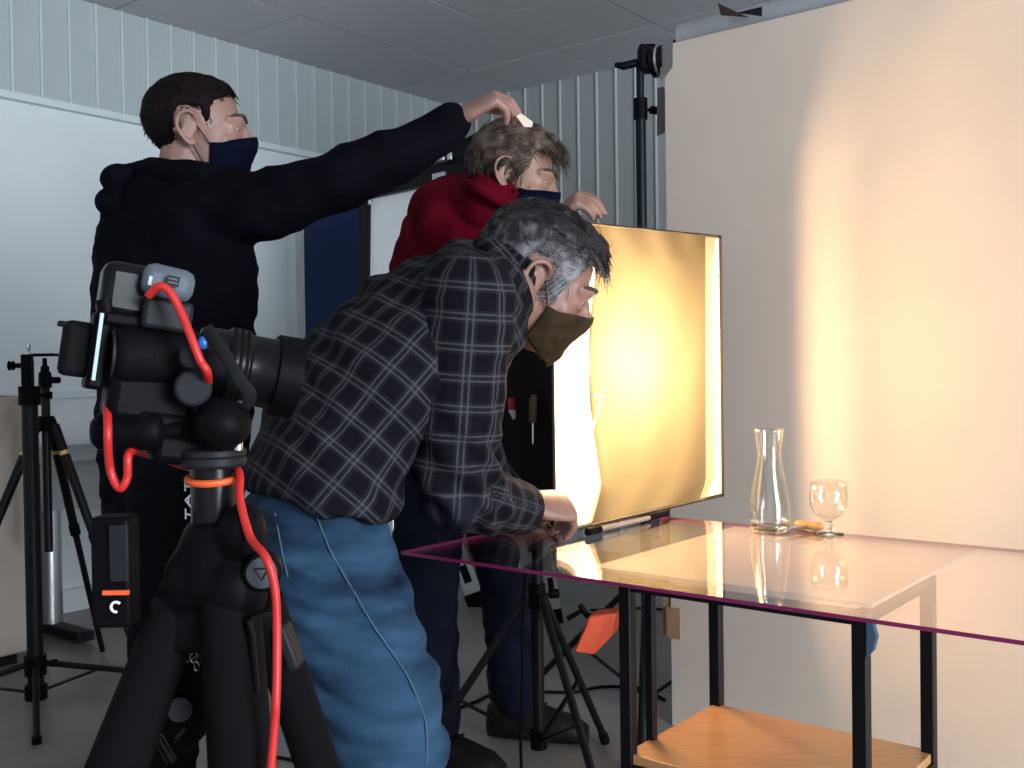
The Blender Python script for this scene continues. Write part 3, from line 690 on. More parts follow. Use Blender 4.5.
# ================================================================== PEOPLE
HE = [((0, -.012, .150), (.077, .100, .088)), ((0, .030, .105), (.064, .068, .100)), ((0, .040, .050), (.053, .055, .048)), ((0, .082, .022), (.024, .022, .022))]
def ray_ell(c, d, shapes=HE):
    best = 0.0
    for cc, r in shapes:
        o = [(c[i] - cc[i]) / r[i] for i in range(3)]; e = [d[i] / r[i] for i in range(3)]
        A = sum(x * x for x in e); B = sum(x * y for x, y in zip(o, e)); C = sum(x * x for x in o) - 1; q = B * B - A * C
        if q > 0: best = max(best, (-B + math.sqrt(q)) / A)
    return best
def headframe(fwd, up, ear, side=1):
    f = V(fwd).normalized(); u = (V(up) - f * V(up).dot(f)).normalized(); x = f.cross(u)
    R = Matrix((x, f, u)).transposed(); return R, V(ear) - R @ V((.074 * side, -.005, .105))
def add_head(b, R, o, neck_base, neck_r=.058):
    L = lambda p: o + R @ V(p)
    for c, r in HE: b.ell(L(c), r, R, 28, 18)
    b.caps([L((0, .095, .130)), L((0, .112, .100))], [.008, .0125])
    for sx in (-1, 1):
        b.ell(L((sx * .011, .103, .093)), .0105, None, 12, 8)
        b.ell(L((sx * .043, .058, .092)), (.019, .018, .020), R, 14, 10)
        b.caps([L((sx * .012, .094, .139)), L((sx * .032, .089, .142)), L((sx * .050, .070, .136))], [.009, .010, .008])
        b.caps([L((sx * .018, .092, .113)), L((sx * .034, .086, .110)), L((sx * .046, .074, .113))], [.005, .006, .005])
        b.caps([L((sx * .018, .093, .127)), L((sx * .033, .088, .1285)), L((sx * .046, .076, .125))], [.005, .006, .005])
        # ear: helix rim, plate, lobe
        rim = [(.067, .010, .118), (.080, .006, .135), (.090, -.010, .143), (.096, -.027, .133), (.095, -.031, .112), (.087, -.020, .090), (.080, -.004, .076), (.074, .005, .085)]
        pts = smoothpath([L((sx * x, y, z)) for x, y, z in rim], 5); b.tube(pts, .0048, 8)
        b.ell(L((sx * .0745, -.010, .110)), (.0045, .018, .026), R @ Matrix.Rotation(sx * .25, 3, 'Z'), 14, 10)
        b.ell(L((sx * .0755, -.003, .082)), (.0055, .009, .010), R, 12, 8)
        b.caps([L((sx * .0785, -.014, .124)), L((sx * .082, -.019, .110)), L((sx * .077, -.012, .096))], [.004, .0042, .004])
    # lips
    b.ell(L((0, .097, .056)), (.022, .008, .008), R, 14, 8); b.ell(L((0, .096, .045)), (.018, .008, .007), R, 14, 8)
    b.caps([L((0, -.022, .075)), L((0, -.03, .02)), V(neck_base)], [neck_r * .98, neck_r, neck_r * 1.12])
def add_eyes(t, R, o, look_down=True):
    for sx in (-1, 1):
        c = o + R @ V((sx * .031, .0785, .1195)); b = MB(); b.ell(c, .0118, None, 16, 12); e = b.build('eye', M_eye, t, smooth=True)
        b = MB(); b.ell(c + R @ V((0, .0084, -.003)), (.0058, .0042, .0058), R, 12, 8); b.build('iris', M_iris, e, smooth=True)
        b = MB(); b.tube([o + R @ V((sx * x, y, z)) for x, y, z in ((.012, .1035, .144), (.028, .100, .150), (.044, .085, .148), (.052, .073, .142))], [.003, .0042, .004, .002], 8); b.build('eyebrow', M_brow, t, smooth=True)
def hairmask(p, kind):
    x, y, z = p
    pts = {'P1': [(-.12, .012), (-.06, .020), (-.045, .045), (-.034, .150), (.012, .150), (.022, .118), (.030, .118), (.040, .165), (.062, .178), (.075, .196), (.09, .205), (.12, .21)],
           'P2': [(-.12, .030), (-.06, .045), (-.035, .085), (.0, .125), (.022, .090), (.034, .12), (.045, .170), (.075, .190), (.09, .195), (.12, .21)],
           'P3': [(-.12, .040), (-.06, .050), (-.042, .075), (-.034, .150), (.010, .150), (.018, .100), (.036, .090), (.046, .135), (.056, .168), (.072, .188), (.085, .194), (.12, .21)]}[kind]
    ys = [q[0] for q in pts]; hs = [q[1] for q in pts]; hl = float(np.interp(y, ys, hs))
    return max(0.0, min(1.0, (z - hl) / .012))
def hair(t, R, o, kind, mm, thick, strands, slen, srad, comb, tuft=0.0, greyfn=None):
    c = (0, -.008, .145); n1, n2 = 72, 48; b = MB(); vs = []; fs = []; roots = []
    for i in range(n2 + 1):
        ph = math.pi * (i + .001) / (n2 + .002)
        for k in range(n1):
            a = 2 * math.pi * k / n1; d = V((math.sin(ph) * math.cos(a), math.sin(ph) * math.sin(a), math.cos(ph)))
            r = ray_ell(c, d); p = V(c) + d * r; mk = hairmask(p, kind)
            tk = thick * (.45 + .55 * max(0, min(1, (p.z - .10) / .10))) + tuft * max(0, min(1, (p.y - .01) / .06)) * max(0, min(1, (p.z - .17) / .03))
            nz = noise.noise(V((p.x * 60, p.y * 60, p.z * 60 + 9))) * .35 + noise.noise(V((p.x * 25, p.y * 25, p.z * 25))) * .3
            rr = r + (tk * (1 + nz) if mk > 0 else 0) * mk - (1 - mk) * .014
            q = V(c) + d * rr; vs.append(o + R @ q)
            if mk > .25: roots.append((V(c) + d * (r + tk * .35), d, p))
    for i in range(n2):
        for k in range(n1):
            k2 = (k + 1) % n1; fs.append((i * n1 + k, (i + 1) * n1 + k, (i + 1) * n1 + k2, i * n1 + k2))
    fs.append(tuple(range(n1))); fs.append(tuple(reversed(range(n2 * n1, (n2 + 1) * n1))))
    b.add(vs, fs); nshell = len(b.v)
    for s_ in range(strands):
        q, d, p = random.choice(roots); q = q + V((random.uniform(-.004, .004), random.uniform(-.004, .004), random.uniform(-.003, .003)))
        g = V(comb(p)) + V((random.gauss(0, .35), random.gauss(0, .35), random.gauss(0, .35)))
        g = g - d * g.dot(d); 
        if g.length < 1e-3: continue
        g.normalize(); L_ = slen * random.uniform(.6, 1.3) * (1 + (1.2 if tuft and p.y > .03 and p.z > .185 else 0)); e0 = q; e1 = q + (g * .8 + d * .45) * L_ * .5; e2 = q + (g * 1.0 + d * .22) * L_
        b.tube([o + R @ e0, o + R @ e1, o + R @ e2], [srad, srad * .8, srad * .15], 3, cap=False)
    ob = b.build('hair', mm, t, smooth=True)
    if greyfn:
        at_ = ob.data.attributes.new('grey', 'FLOAT', 'POINT'); Ri = R.transposed(); off = ORG[t.name]
        at_.data.foreach_set('value', [greyfn(Ri @ (V(v.co) + off - o)) for v in ob.data.vertices])
    return ob
def mask(t, R, o, mm, strap, drop=0.0, side=1):
    b = MB(); n1, n2 = 32, 20; vs = []; fs = []; amax = 1.28; rg = np.zeros((n1 + 1, n2 + 1)); zg = np.zeros((n1 + 1, n2 + 1))
    for i in range(n1 + 1):
        az = lerp(-amax, amax, i / n1); top = lerp(.112, .084, min(1, abs(az) / 1.0)); bot = lerp(-.008, .022, min(1, abs(az) / amax))
        for j in range(n2 + 1):
            z = lerp(bot, top, j / n2); d = V((math.sin(az), math.cos(az), 0)); r = ray_ell((0, .012, max(z, .016)), d)
            r += .006 + .029 * math.exp(-(az / .42) ** 2) * math.exp(-((z - .090) / .045) ** 2); zg[i, j] = z; rg[i, j] = r
    for _ in range(6):
        q = rg.copy(); q[:, 1:-1] = (rg[:, :-2] + 2 * rg[:, 1:-1] + rg[:, 2:]) / 4; q[1:-1] = (q[:-2] + 2 * q[1:-1] + q[2:]) / 4; rg = np.maximum(q, rg - .0015)
    for i in range(n1 + 1):
        az = lerp(-amax, amax, i / n1); d = V((math.sin(az), math.cos(az), 0))
        for j in range(n2 + 1):
            z = zg[i, j]; r = rg[i, j] - max(0, .016 - z) * .5 + .0005 * math.sin(z * 330) * math.exp(-(az / .9) ** 2)
            vs.append(o + R @ (V((0, .012, z)) + d * r))
    for i in range(n1):
        for j in range(n2): a = i * (n2 + 1) + j; fs.append((a, a + n2 + 1, a + n2 + 2, a + 1))
    b.add(vs, fs); ob = b.build('face_mask', mm, t, smooth=True)
    sd = ob.modifiers.new('s', 'SOLIDIFY'); sd.thickness = .002
    for sx in (-1, 1):
        az = sx * amax
        for z, ear in ((.080, (.0725, .006, .118)), (.024, (.0735, -.004, .080))):
            d = V((math.sin(az), math.cos(az), 0)); p0 = V((0, .012, z)) + d * (ray_ell((0, .012, z), d) + .006); p1 = V((sx * ear[0], ear[1], ear[2]))
            md = (p0 + p1) / 2 + V((sx * .006, 0, 0)); s_ = MB(); s_.tube([o + R @ p for p in (p0, md, p1)], .0016, 6); s_.build('ear_loop', strap, ob)
    return ob
def add_hand(b, o, X, dorsal, ts, curl, thumb_curl=.4, sc=1.0, spread=.06):
    R = frame(X, dorsal); L = lambda p: V(o) + R @ (V(p) * sc)
    b.loft([(L((x, 0, z)), R @ V((0, wy * sc, 0)), R @ V((0, 0, hz * sc))) for x, wy, hz, z in ((-.03, .026, .021, 0), (0, .027, .019, 0), (.03, .038, .017, 0), (.07, .043, .0155, .001), (.092, .040, .012, .002))], 18)
    fy = (.030, .0105, -.0095, -.029); fl_ = (.070, .079, .073, .057)
    for i in range(4):
        p = V((.088 - abs(i - 1.2) * .004, fy[i] * ts, .002)); ang = 0; yaw = (1.3 - i) * spread * ts; pts = [p]; rr = [.0100]
        cu = curl[i] if isinstance(curl[0], (list, tuple)) else curl
        for sgm, fr_ in enumerate((.45, .30, .25)):
            ang += cu[sgm]; d = V((math.cos(ang) * math.cos(yaw), math.sin(yaw) * math.cos(ang), -math.sin(ang))); p = p + d * fl_[i] * fr_; pts.append(p); rr.append((.0092, .0082, .0066)[sgm])
        b.caps([L(q) for q in pts], [r * sc for r in rr], 12)
    p = V((.022, .026 * ts, -.006)); q = p + V((.034, .026 * ts, -.012)); r = q + V((.028 * math.cos(thumb_curl), (.010 - .012 * thumb_curl) * ts, -.020 * thumb_curl - .006)); s_ = r + V((.020, -.008 * thumb_curl * ts, -.010))
    b.caps([L(p), L(q), L(r), L(s_)], [.014 * sc, .0118 * sc, .0100 * sc, .0078 * sc], 12)
    # nails
    return R, L
def bf_sections(rows, lat):
    """rows: (back px, front px, depth, lateral half) -> loft sections"""
    out = []
    for (bp, fp, dpt, lt) in rows:
        B, Fp = U(bp[0], bp[1], dpt), U(fp[0], fp[1], dpt); out.append(((B + Fp) / 2, (Fp - B) / 2, V(lat) * lt))
    return out
def folds(amp, f=14.0, an=(1, 1, 1), seed=0.0, fine=.3):
    def fn(p):
        q = V((p.x * an[0], p.y * an[1], p.z * an[2])) * f + V((seed, seed, seed)); a = noise.noise(q); c = noise.noise(q * 2.3)
        return amp * ((1 - abs(a) * 2.2) * .7 + fine * c)
    return fn
def chain(pts): return [U(*p[:3]) for p in pts], [p[3] for p in pts]

# ---------------- man in plaid shirt leaning over the table
p3 = thing('person', V((-0.20, 1.55, 0)), 'man in dark plaid shirt and blue jeans bending over the table', 'person')
R3, O3 = headframe((.86, .16, -.50), (.52, 0, .854), U(536, 284, 1.73))
LAT3 = V((.30, -.954, 0)).normalized()
NB3 = U(498, 296, 1.73)
body = MB(); add_head(body, R3, O3, NB3, .055)
ra, rr = chain([(466, 300, 1.62, .05), (458, 485, 1.63, .042), (516, 506, 1.79, .030), (528, 505, 1.83, .027)]); body.caps(ra, rr)
la, lr = chain([(462, 300, 1.90, .05), (470, 440, 2.02, .042), (505, 515, 2.13, .030)]); body.caps(la, lr)
hx3 = U(575, 507, 1.885) - U(527, 504, 1.83)
HD3, HL3 = add_hand(body, U(527, 504, 1.83), hx3, V((-.05, -.60, .8)), 1, [(1.25, .55, .25), (1.1, .6, .3), (1.0, .65, .3), (.95, .6, .3)], .5, 1.0)
add_hand(body, la[-1], V((.7, .5, -.25)), (0, 0, 1), -1, (.4, .4, .3))
body.caps([NB3, U(440, 335, 1.75), U(345, 425, 1.67), U(318, 490, 1.64)], [.065, .085, .078, .07])
body.caps([ra[0], NB3, la[0]], [.05, .06, .05])
hipN, hipF = U(318, 520, 1.59), U(300, 510, 1.74)
kneeN, kneeF = U(378, 690, 1.50), U(352, 690, 1.74)
ankN, ankF = V((-.20, 1.46, .09)), V((-.27, 1.76, .09))
for h_, k_, a_ in ((hipN, kneeN, ankN), (hipF, kneeF, ankF)): body.caps([h_, k_, a_], [.058, .055, .038]); body.caps([a_ - Z * .03, a_ + V((.13, .05, -.045))], [.04, .03])
rlink('body', remesh(body, .0038, 3), M_skin3, p3)
add_eyes(p3, R3, O3)
hair(p3, R3, O3, 'P3', M_hair3, .014, 5200, .022, .0011, lambda p: (p[0] * 3, (1.0 if p[2] > .19 else -.5), .6 if p[1] < -.02 else .1) if p[2] > .15 else (0, -.7, -.7), tuft=.016,
     greyfn=lambda p: max(0, min(1, (.205 - p.z) / .06)) * max(.25, min(1, (p.y + .10) / .09)))
mask(p3, R3, O3, M_mask3, M_strap)
# shirt
rows3 = [((246, 484), (386, 514), 1.63, .192), ((252, 455), (394, 500), 1.64, .190), ((274, 398), (404, 472), 1.67, .178), ((318, 328), (440, 418), 1.70, .19), ((376, 279), (486, 385), 1.745, .20), ((432, 254), (512, 345), 1.765, .185), ((470, 244), (518, 322), 1.765, .115), ((484, 246), (522, 318), 1.755, .078)]
secs3 = bf_sections(rows3, LAT3)
sh_ = MB(); sh_.loft(secs3, 32)
sh_.caps([U(470, 300, 1.63), U(482, 290, 1.75), U(470, 290, 1.90)], [.074, .085, .074])
sh_.caps([U(470, 292, 1.76), U(492, 283, 1.755)], [.09, .074], 20)
fo3 = folds(.010, 9, (1, 1.4, 1.2), 3.0)
def fo3b(p):
    q = p.x * .75 + p.z * .66; return fo3(p) + .003 * math.sin(q * 95 + 3 * noise.noise(p * 6))
me = remesh(sh_, .0055, 8, fo3b)
def weave_axis(pts, rad, upv):
    segs = [(pts[i], pts[i + 1]) for i in range(len(pts) - 1)]; acc = [0]
    for a_, b_ in segs: acc.append(acc[-1] + (b_ - a_).length)
    def fn(p):
        best = None
        for i, (a_, b_) in enumerate(segs):
            d = b_ - a_; t_ = (p - a_).dot(d) / d.length_squared; tc_ = max(0 if i else -9, min(1 if i < len(segs) - 1 else 9, t_)); r = p - (a_ + d * tc_); L2 = r.length
            if best is None or L2 < best[0]:
                dn_ = d.normalized(); e1 = (V(upv) - dn_ * V(upv).dot(dn_)).normalized(); e2 = dn_.cross(e1); best = (L2, acc[i] + tc_ * d.length, math.atan2(r.dot(e2), r.dot(e1)))
        return (best[2] * rad, best[1], 0)
    return fn
def set_weave(me, fn):
    at_ = me.attributes.new('weave', 'FLOAT_VECTOR', 'POINT'); at_.data.foreach_set('vector', np.array([fn(V(v.co)) for v in me.vertices], dtype=np.float32).ravel())
set_weave(me, weave_axis([secs3[0][0], secs3[7][0]], .165, LAT3))
shirt = rlink('shirt', me, M_plaid, p3)
sl = MB(); sp, sr_ = chain([(468, 300, 1.60, .074), (464, 345, 1.595, .071), (460, 400, 1.60, .067), (455, 450, 1.61, .065), (455, 487, 1.625, .066), (476, 499, 1.68, .058), (498, 504, 1.74, .051), (519, 508, 1.795, .043)]); sl.caps(sp, sr_, 20)
ax_s = [sp[0], sp[4], sp[7]]
def fosl(p):
    t_ = (p - sp[0]).length; near_e = math.exp(-((p - sp[4]).length / .11) ** 2)
    return .004 * noise.noise(p * 16) + near_e * .009 * math.sin((p - sp[4]).dot(V((.75, .2, .55))) * 150 + 2.5 * noise.noise(p * 9)) + .004 * (1 - 2 * abs(noise.noise(V((p.x * 10, p.y * 10, p.z * 22)))))
me = remesh(sl, .005, 6, fosl); set_weave(me, weave_axis(ax_s, .068, (-1, 0, .2))); rlink('sleeve', me, M_plaid, shirt)
sl = MB(); sp2, sr2 = chain([(462, 300, 1.92, .072), (470, 440, 2.02, .060), (500, 510, 2.11, .042)]); sl.caps(sp2, sr2, 18); me = remesh(sl, .006, 5); set_weave(me, weave_axis(sp2, .068, (-1, 0, .2))); rlink('sleeve', me, M_plaid, shirt)
cf = MB(); cd = (sp[7] - sp[6]).normalized(); cR = frame(cd, Z); n_ = 28; vs = []
prof = [(.0445, -.050), (.0470, -.045), (.0465, -.012), (.0455, .012), (.0420, .014), (.0405, .006), (.040, -.045)]
cf.lathe(prof, sp[7], cd, 28, closed=True); me = cf.mesh('cuff', M_plaid, V((0, 0, 0)), True); set_weave(me, weave_axis(ax_s, .068, (-1, 0, .2))); rlink('cuff', me, M_plaid, shirt)
# collar: folded band round the neck opening
co_ = MB(); cc = U(500, 282, 1.75); ca = (U(521, 324, 1.75) - U(479, 243, 1.75)) / 2; cb = LAT3 * .080; outd = (U(505, 270, 1.755) - U(470, 300, 1.755)).normalized(); vs = []; fs = []; n_ = 40
for k in range(n_):
    a_ = 2 * math.pi * k / n_; rad = ca * math.cos(a_) + cb * math.sin(a_)
    for (sc_r, off_) in ((1.02, -.012), (1.10, -.020), (1.16, -.032), (1.10, -.004), (.98, .018), (.93, .016), (.94, -.010)):
        vs.append(cc + rad * sc_r + outd * off_)
for k in range(n_):
    for j in range(7): fs.append((k * 7 + j, ((k + 1) % n_) * 7 + j, ((k + 1) % n_) * 7 + (j + 1) % 7, k * 7 + (j + 1) % 7))
co_.add(vs, fs); me = co_.mesh('collar', M_plaid, V((0, 0, 0)), True); set_weave(me, weave_axis([cc - outd, cc + outd], .09, LAT3)); rlink('collar', me, M_plaid, shirt)
# jeans
jn = MB()
jn.loft(bf_sections([((262, 488), (370, 506), 1.645, .140), ((253, 510), (382, 516), 1.645, .160), ((258, 545), (384, 548), 1.64, .165), ((280, 585), (380, 580), 1.63, .13)], LAT3), 28)
for pts in ([(316, 528, 1.565, .090), (331, 568, 1.54, .097), (350, 625, 1.52, .094), (377, 690, 1.50, .090), (388, 740, 1.485, .083)], [(300, 515, 1.73, .090), (318, 590, 1.75, .085), (345, 690, 1.77, .078), (345, 740, 1.77, .070)]):
    q, r_ = chain(pts); a_ = ankN if pts[0][2] < 1.6 else ankF; jn.caps(q + [a_ + Z * .18, a_ + Z * .02], r_ + [.068, .062], 22)
knee = U(377, 690, 1.50)
def foj(p):
    a = noise.noise(V((p.x * 7, p.y * 7, p.z * 17)) + V((5, 1, 2))); d = .004 * (1 - abs(a) * 2.4)
    n_a = noise.noise(V(((p.z + .45 * p.x) * 24, (p.x - .45 * p.z) * 4, p.y * 5))); d += .010 * (1 - 2.2 * abs(n_a)) * (.6 + .6 * noise.noise(p * 5))
    kn = math.exp(-((p - knee).length / .16) ** 2); d += kn * .005 * math.sin((p.z + .55 * p.x) * 120 + 3 * noise.noise(p * 8))
    hp = math.exp(-((p - hipN).length / .16) ** 2); d += hp * .004 * math.sin((p.z - .6 * p.x) * 110 + 3 * noise.noise(p * 7)); return d
jme = remesh(jn, .0055, 7, foj); jbvh = BVHTree.FromPolygons([v.co.copy() for v in jme.vertices], [tuple(p.vertices) for p in jme.polygons])
jeans = rlink('jeans', jme, M_denim, p3)
def snap(px, py, bvh, lift=.003):
    d = (U(px, py, 1) - V((0, 0, CAMZ))).normalized(); h = bvh.ray_cast(V((0, 0, CAMZ)), d)
    return None if h[0] is None else h[0] - d * lift
for pth in ([(312, 502), (318, 520), (326, 540), (331, 552), (340, 568), (357, 597), (373, 625), (391, 651), (407, 675), (417, 697), (425, 719), (427, 742), (427, 764)], [(275, 513), (279, 535), (283, 556), (288, 577)]):
    q = [snap(x, y, jbvh) for x, y in pth]; q = [x for x in q if x]
    if len(q) > 2: b = MB(); b.tube(smoothpath(q, 5), .0012, 6); b.build('seam', M_stitch, jeans)
for a_ in (ankN, ankF):
    b = MB(); b.loft([(a_ + V((x, x * .35, z)), V((.0, .042 * s_, 0)), V((0, 0, h_))) for x, z, s_, h_ in ((-.07, -.045, .7, .040), (-.03, -.035, .95, .052), (.05, -.045, 1.0, .042), (.13, -.055, 1.05, .033), (.19, -.062, .7, .024))], 18); b.build('shoe', M_shoe, p3, smooth=True)

# ---------------- man in black hoodie reaching across
p1 = thing('person', V((-0.75, 2.27, 0)), 'man in black hoodie and navy mask stretching one arm across', 'person')
R1, O1 = headframe((.985, .17, 0.0), (.03, 0, 1), U(191, 131, 2.17))
LAT1 = V((.45, -.89, 0)).normalized()
body = MB(); NB1 = U(186, 188, 2.26); add_head(body, R1, O1, NB1, .058)
ra, rr = chain([(215, 205, 2.14, .05), (335, 182, 2.10, .042), (448, 126, 2.10, .030), (459, 119, 2.10, .026)]); body.caps(ra, rr)
la, lr = chain([(175, 205, 2.44, .05), (185, 330, 2.46, .042), (185, 430, 2.42, .030)]); body.caps(la, lr)
add_hand(body, U(459, 118, 2.10), U(500, 97, 2.09) - U(458, 120, 2.10), V((-.25, -.45, .85)), 1, [(.75, .65, .3), (.85, .6, .35), (.95, .65, .4), (1.05, .7, .4)], .7, .98, .03)
add_hand(body, la[-1], V((.1, -.1, -.98)), (0, 1, 0), -1, (.4, .4, .3))
body.caps([NB1, U(175, 260, 2.27), U(172, 400, 2.27), U(172, 470, 2.27)], [.07, .11, .10, .11]); body.caps([ra[0], NB1, la[0]], [.05, .06, .05])
legs1 = []
for hx, fy in ((-.72, 2.18), (-.80, 2.40)):
    h_, k_, a_ = V((hx, fy, .85)), V((hx - .02, fy, .48)), V((hx - .04, fy, .09)); legs1.append((h_, k_, a_)); body.caps([h_, k_, a_], [.08, .055, .038]); body.caps([a_ - Z * .03, a_ + V((.13, .03, -.045))], [.04, .03])
rlink('body', remesh(body, .0042, 3), M_skin1, p1)
add_eyes(p1, R1, O1)
hair(p1, R1, O1, 'P1', M_hair1, .008, 2600, .009, .0011, lambda p: (0, .4, -.5) if p[2] < .18 else (0, .8, .2), tuft=.004)
mask(p1, R1, O1, M_mask1, M_strap)
hd1 = MB()
hd1.loft(bf_sections([((102, 500), (240, 500), 2.27, .16), ((98, 440), (246, 440), 2.27, .17), ((97, 380), (250, 380), 2.27, .17), ((94, 290), (253, 285), 2.27, .19), ((97, 228), (252, 222), 2.27, .20), ((112, 188), (236, 184), 2.27, .16), ((150, 168), (222, 172), 2.26, .085)], LAT1), 30)
q, r_ = chain([(205, 212, 2.18, .085), (260, 207, 2.13, .068), (335, 183, 2.10, .060), (400, 153, 2.10, .051), (452, 124, 2.10, .038)]); hd1.caps(q, r_, 20)
q, r_ = chain([(178, 205, 2.42, .08), (185, 330, 2.46, .065), (185, 422, 2.42, .045)]); hd1.caps(q, r_, 18)
foh = folds(.012, 9, (1, 1, 1.4), 8.0, .4)
hoodie = rlink('hoodie', remesh(hd1, .006, 7, foh), M_hoodie, p1)
hh = MB()
pts = smoothpath([U(230, 182, 2.15), U(196, 176, 2.13), U(158, 172, 2.18), U(132, 178, 2.28), U(140, 176, 2.38), U(185, 178, 2.42), U(222, 182, 2.38)], 6)
for p in pts[::2]: hh.ell(p, (.030, .030, .028), None, 14, 10)
hh.tube(pts, .029, 14); hh.ell(U(130, 183, 2.27), (.052, .10, .036)); hh.ell(U(126, 207, 2.27), (.050, .11, .042))
rlink('hood', remesh(hh, .006, 5, folds(.005, 16, (1, 1, 1), 2.0)), M_hoodie, hoodie)
tr = MB(); tr.loft(bf_sections([((104, 470), (238, 470), 2.27, .15), ((102, 520), (240, 520), 2.27, .155)], LAT1), 24)
for h_, k_, a_ in legs1: tr.caps([h_, k_, a_ + Z * .0], [.095, .08, .062], 18)
rlink('trousers', remesh(tr, .007, 6, folds(.006, 9, (1, 1, 2), 1.0)), M_trou, p1)
for h_, k_, a_ in legs1:
    b = MB(); b.loft([(a_ + V((x, x * .2, z)), V((.0, .042 * s_, 0)), V((0, 0, h2))) for x, z, s_, h2 in ((-.07, -.045, .7, .040), (-.03, -.035, .95, .052), (.05, -.045, 1.0, .042), (.13, -.055, 1.05, .033), (.19, -.062, .7, .024))], 18); b.build('shoe', M_shoe, p1, smooth=True)
ps = thing('paper_scrap', U(531, 126, 2.09), 'small pale scrap held in the outstretched fingertips', 'paper')
b = MB(); b.prism([U(516, 116, 2.085), U(521, 113, 2.085), U(533, 122, 2.085), U(532, 127, 2.085), U(524, 127, 2.085)], V((0, .006, 0))); b.build('scrap', mat('ivory_paper', (0.72, 0.62, 0.48), .7), ps, bevel=.001)

# ---------------- man in red sweater behind
p2 = thing('person', V((-0.12, 2.82, 0)), 'grey-haired man in dark red sweater standing behind the softbox', 'person')
R2, O2 = headframe((.93, -.12, -.30), (.31, 0, .95), U(506, 174, 2.46))
LAT2 = V((.45, -.89, 0)).normalized()
body = MB(); NB2 = U(484, 212, 2.60); add_head(body, R2, O2, NB2, .058)
ra, rr = chain([(452, 222, 2.60, .05), (530, 292, 2.46, .042), (548, 238, 2.32, .030), (551, 224, 2.30, .026)]); body.caps(ra, rr)
la, lr = chain([(440, 215, 2.98, .05), (500, 330, 3.02, .042), (520, 280, 2.88, .030)]); body.caps(la, lr)
add_hand(body, U(552, 222, 2.30), U(574, 203, 2.27) - U(552, 222, 2.30), V((.40, -.5, .75)), 1, [(.95, .5, .3), (1.0, .5, .3), (1.05, .5, .3), (1.1, .5, .3)], .5, .95, .05)
add_hand(body, la[-1], V((.7, -.2, .4)), (0, 0, 1), -1, (.4, .4, .3))
body.caps([NB2, U(452, 270, 2.84), U(450, 380, 2.86), U(452, 435, 2.85)], [.07, .10, .10, .11]); body.caps([ra[0], NB2, la[0]], [.05, .06, .05])
legs2 = [[U(480, 445, 2.82), U(511, 585, 2.86), V((U(517, 700, 2.88).x, 2.88, .10))], [U(432, 445, 2.78), U(425, 600, 2.70), V((U(432, 745, 2.66).x, 2.66, .10))]]
for h_, k_, a_ in legs2: body.caps([h_, k_, a_], [.07, .05, .036]); body.caps([a_ - Z * .03, a_ + V((.11, -.03, -.06))], [.032, .022])
rlink('body', remesh(body, .0045, 3), M_skin2, p2)
add_eyes(p2, R2, O2)
hair(p2, R2, O2, 'P2', M_hair2, .017, 3600, .030, .0012, lambda p: (p[0] * 4, 1.0, .1) if p[2] > .18 else (0, -.6, -.5), tuft=.012)
mask(p2, R2, O2, M_mask1, M_strapr)
sw = MB(); sw.loft(bf_sections([((398, 440), (500, 440), 2.86, .16), ((392, 340), (495, 345), 2.86, .18), ((396, 262), (502, 285), 2.84, .20), ((410, 218), (512, 240), 2.80, .20), ((428, 190), (518, 215), 2.72, .15), ((452, 182), (518, 210), 2.60, .12), ((467, 180), (519, 206), 2.53, .095)], LAT2), 30)
q, r_ = chain([(452, 224, 2.62, .085), (492, 258, 2.54, .07), (530, 292, 2.46, .062), (545, 262, 2.38, .05), (556, 236, 2.32, .040)]); sw.caps(q, r_, 18)
q, r_ = chain([(440, 215, 2.98, .08), (500, 330, 3.02, .065), (518, 290, 2.90, .045)]); sw.caps(q, r_, 18)
sw.caps([U(455, 225, 2.72), NB2, U(494, 204, 2.53)], [.13, .098, .080], 20)
sweater = rlink('sweater', remesh(sw, .006, 8, folds(.008, 8, (1, 1, 1.2), 4.0)), M_redsw, p2)
b = MB(); cR = smoothpath([U(518, 208, 2.50), U(502, 202, 2.43), U(480, 190, 2.44), U(466, 183, 2.53), U(478, 184, 2.62), U(507, 198, 2.61), U(519, 208, 2.53)], 5); b.tube(cR, .014, 12); b.build('neckband', M_redsw, sweater, smooth=True)
j2 = MB(); j2.loft(bf_sections([((400, 425), (498, 425), 2.84, .15), ((396, 475), (505, 475), 2.82, .16), ((398, 505), (508, 505), 2.80, .16)], LAT2), 24)
for h_, k_, a_ in legs2: j2.caps([h_, k_, a_ + Z * .03], [.095, .086, .072], 20)
rlink('jeans', remesh(j2, .006, 6, folds(.007, 10, (1, 1, 1.8), 6.0)), M_navyj, p2)
for i_, (h_, k_, a_) in enumerate(legs2):
    fd = V((.95, -.25, 0)) if i_ == 0 else V((.9, -.45, 0)); sd = V((-fd.y, fd.x, 0))
    b = MB(); b.loft([(V((a_.x, a_.y, 0)) + fd * x + Z * z, sd * (.046 * s_), Z * h2) for x, z, s_, h2 in ((-.085, .050, .6, .046), (-.05, .065, .95, .064), (.0, .068, 1, .067), (.06, .055, 1.0, .054), (.12, .046, 1.06, .045), (.17, .040, .95, .038), (.205, .030, .55, .026))], 22); bt = b.build('boot', M_boot, p2, smooth=True)
    b = MB(); b.tube([V((a_.x, a_.y, .12)) - fd * .02, V((a_.x, a_.y, .20)) - fd * .025], [.060, .063], 20); b.build('shaft', M_boot, bt, smooth=True)
    for l_ in range(3):
        c_ = V((a_.x, a_.y, .125 - .012 * l_)) + fd * (.045 + .018 * l_); b = MB(); b.tube([c_ - sd * .025, c_ + Z * .006, c_ + sd * .025], .0028, 6); b.build('lace', M_rubber, bt)

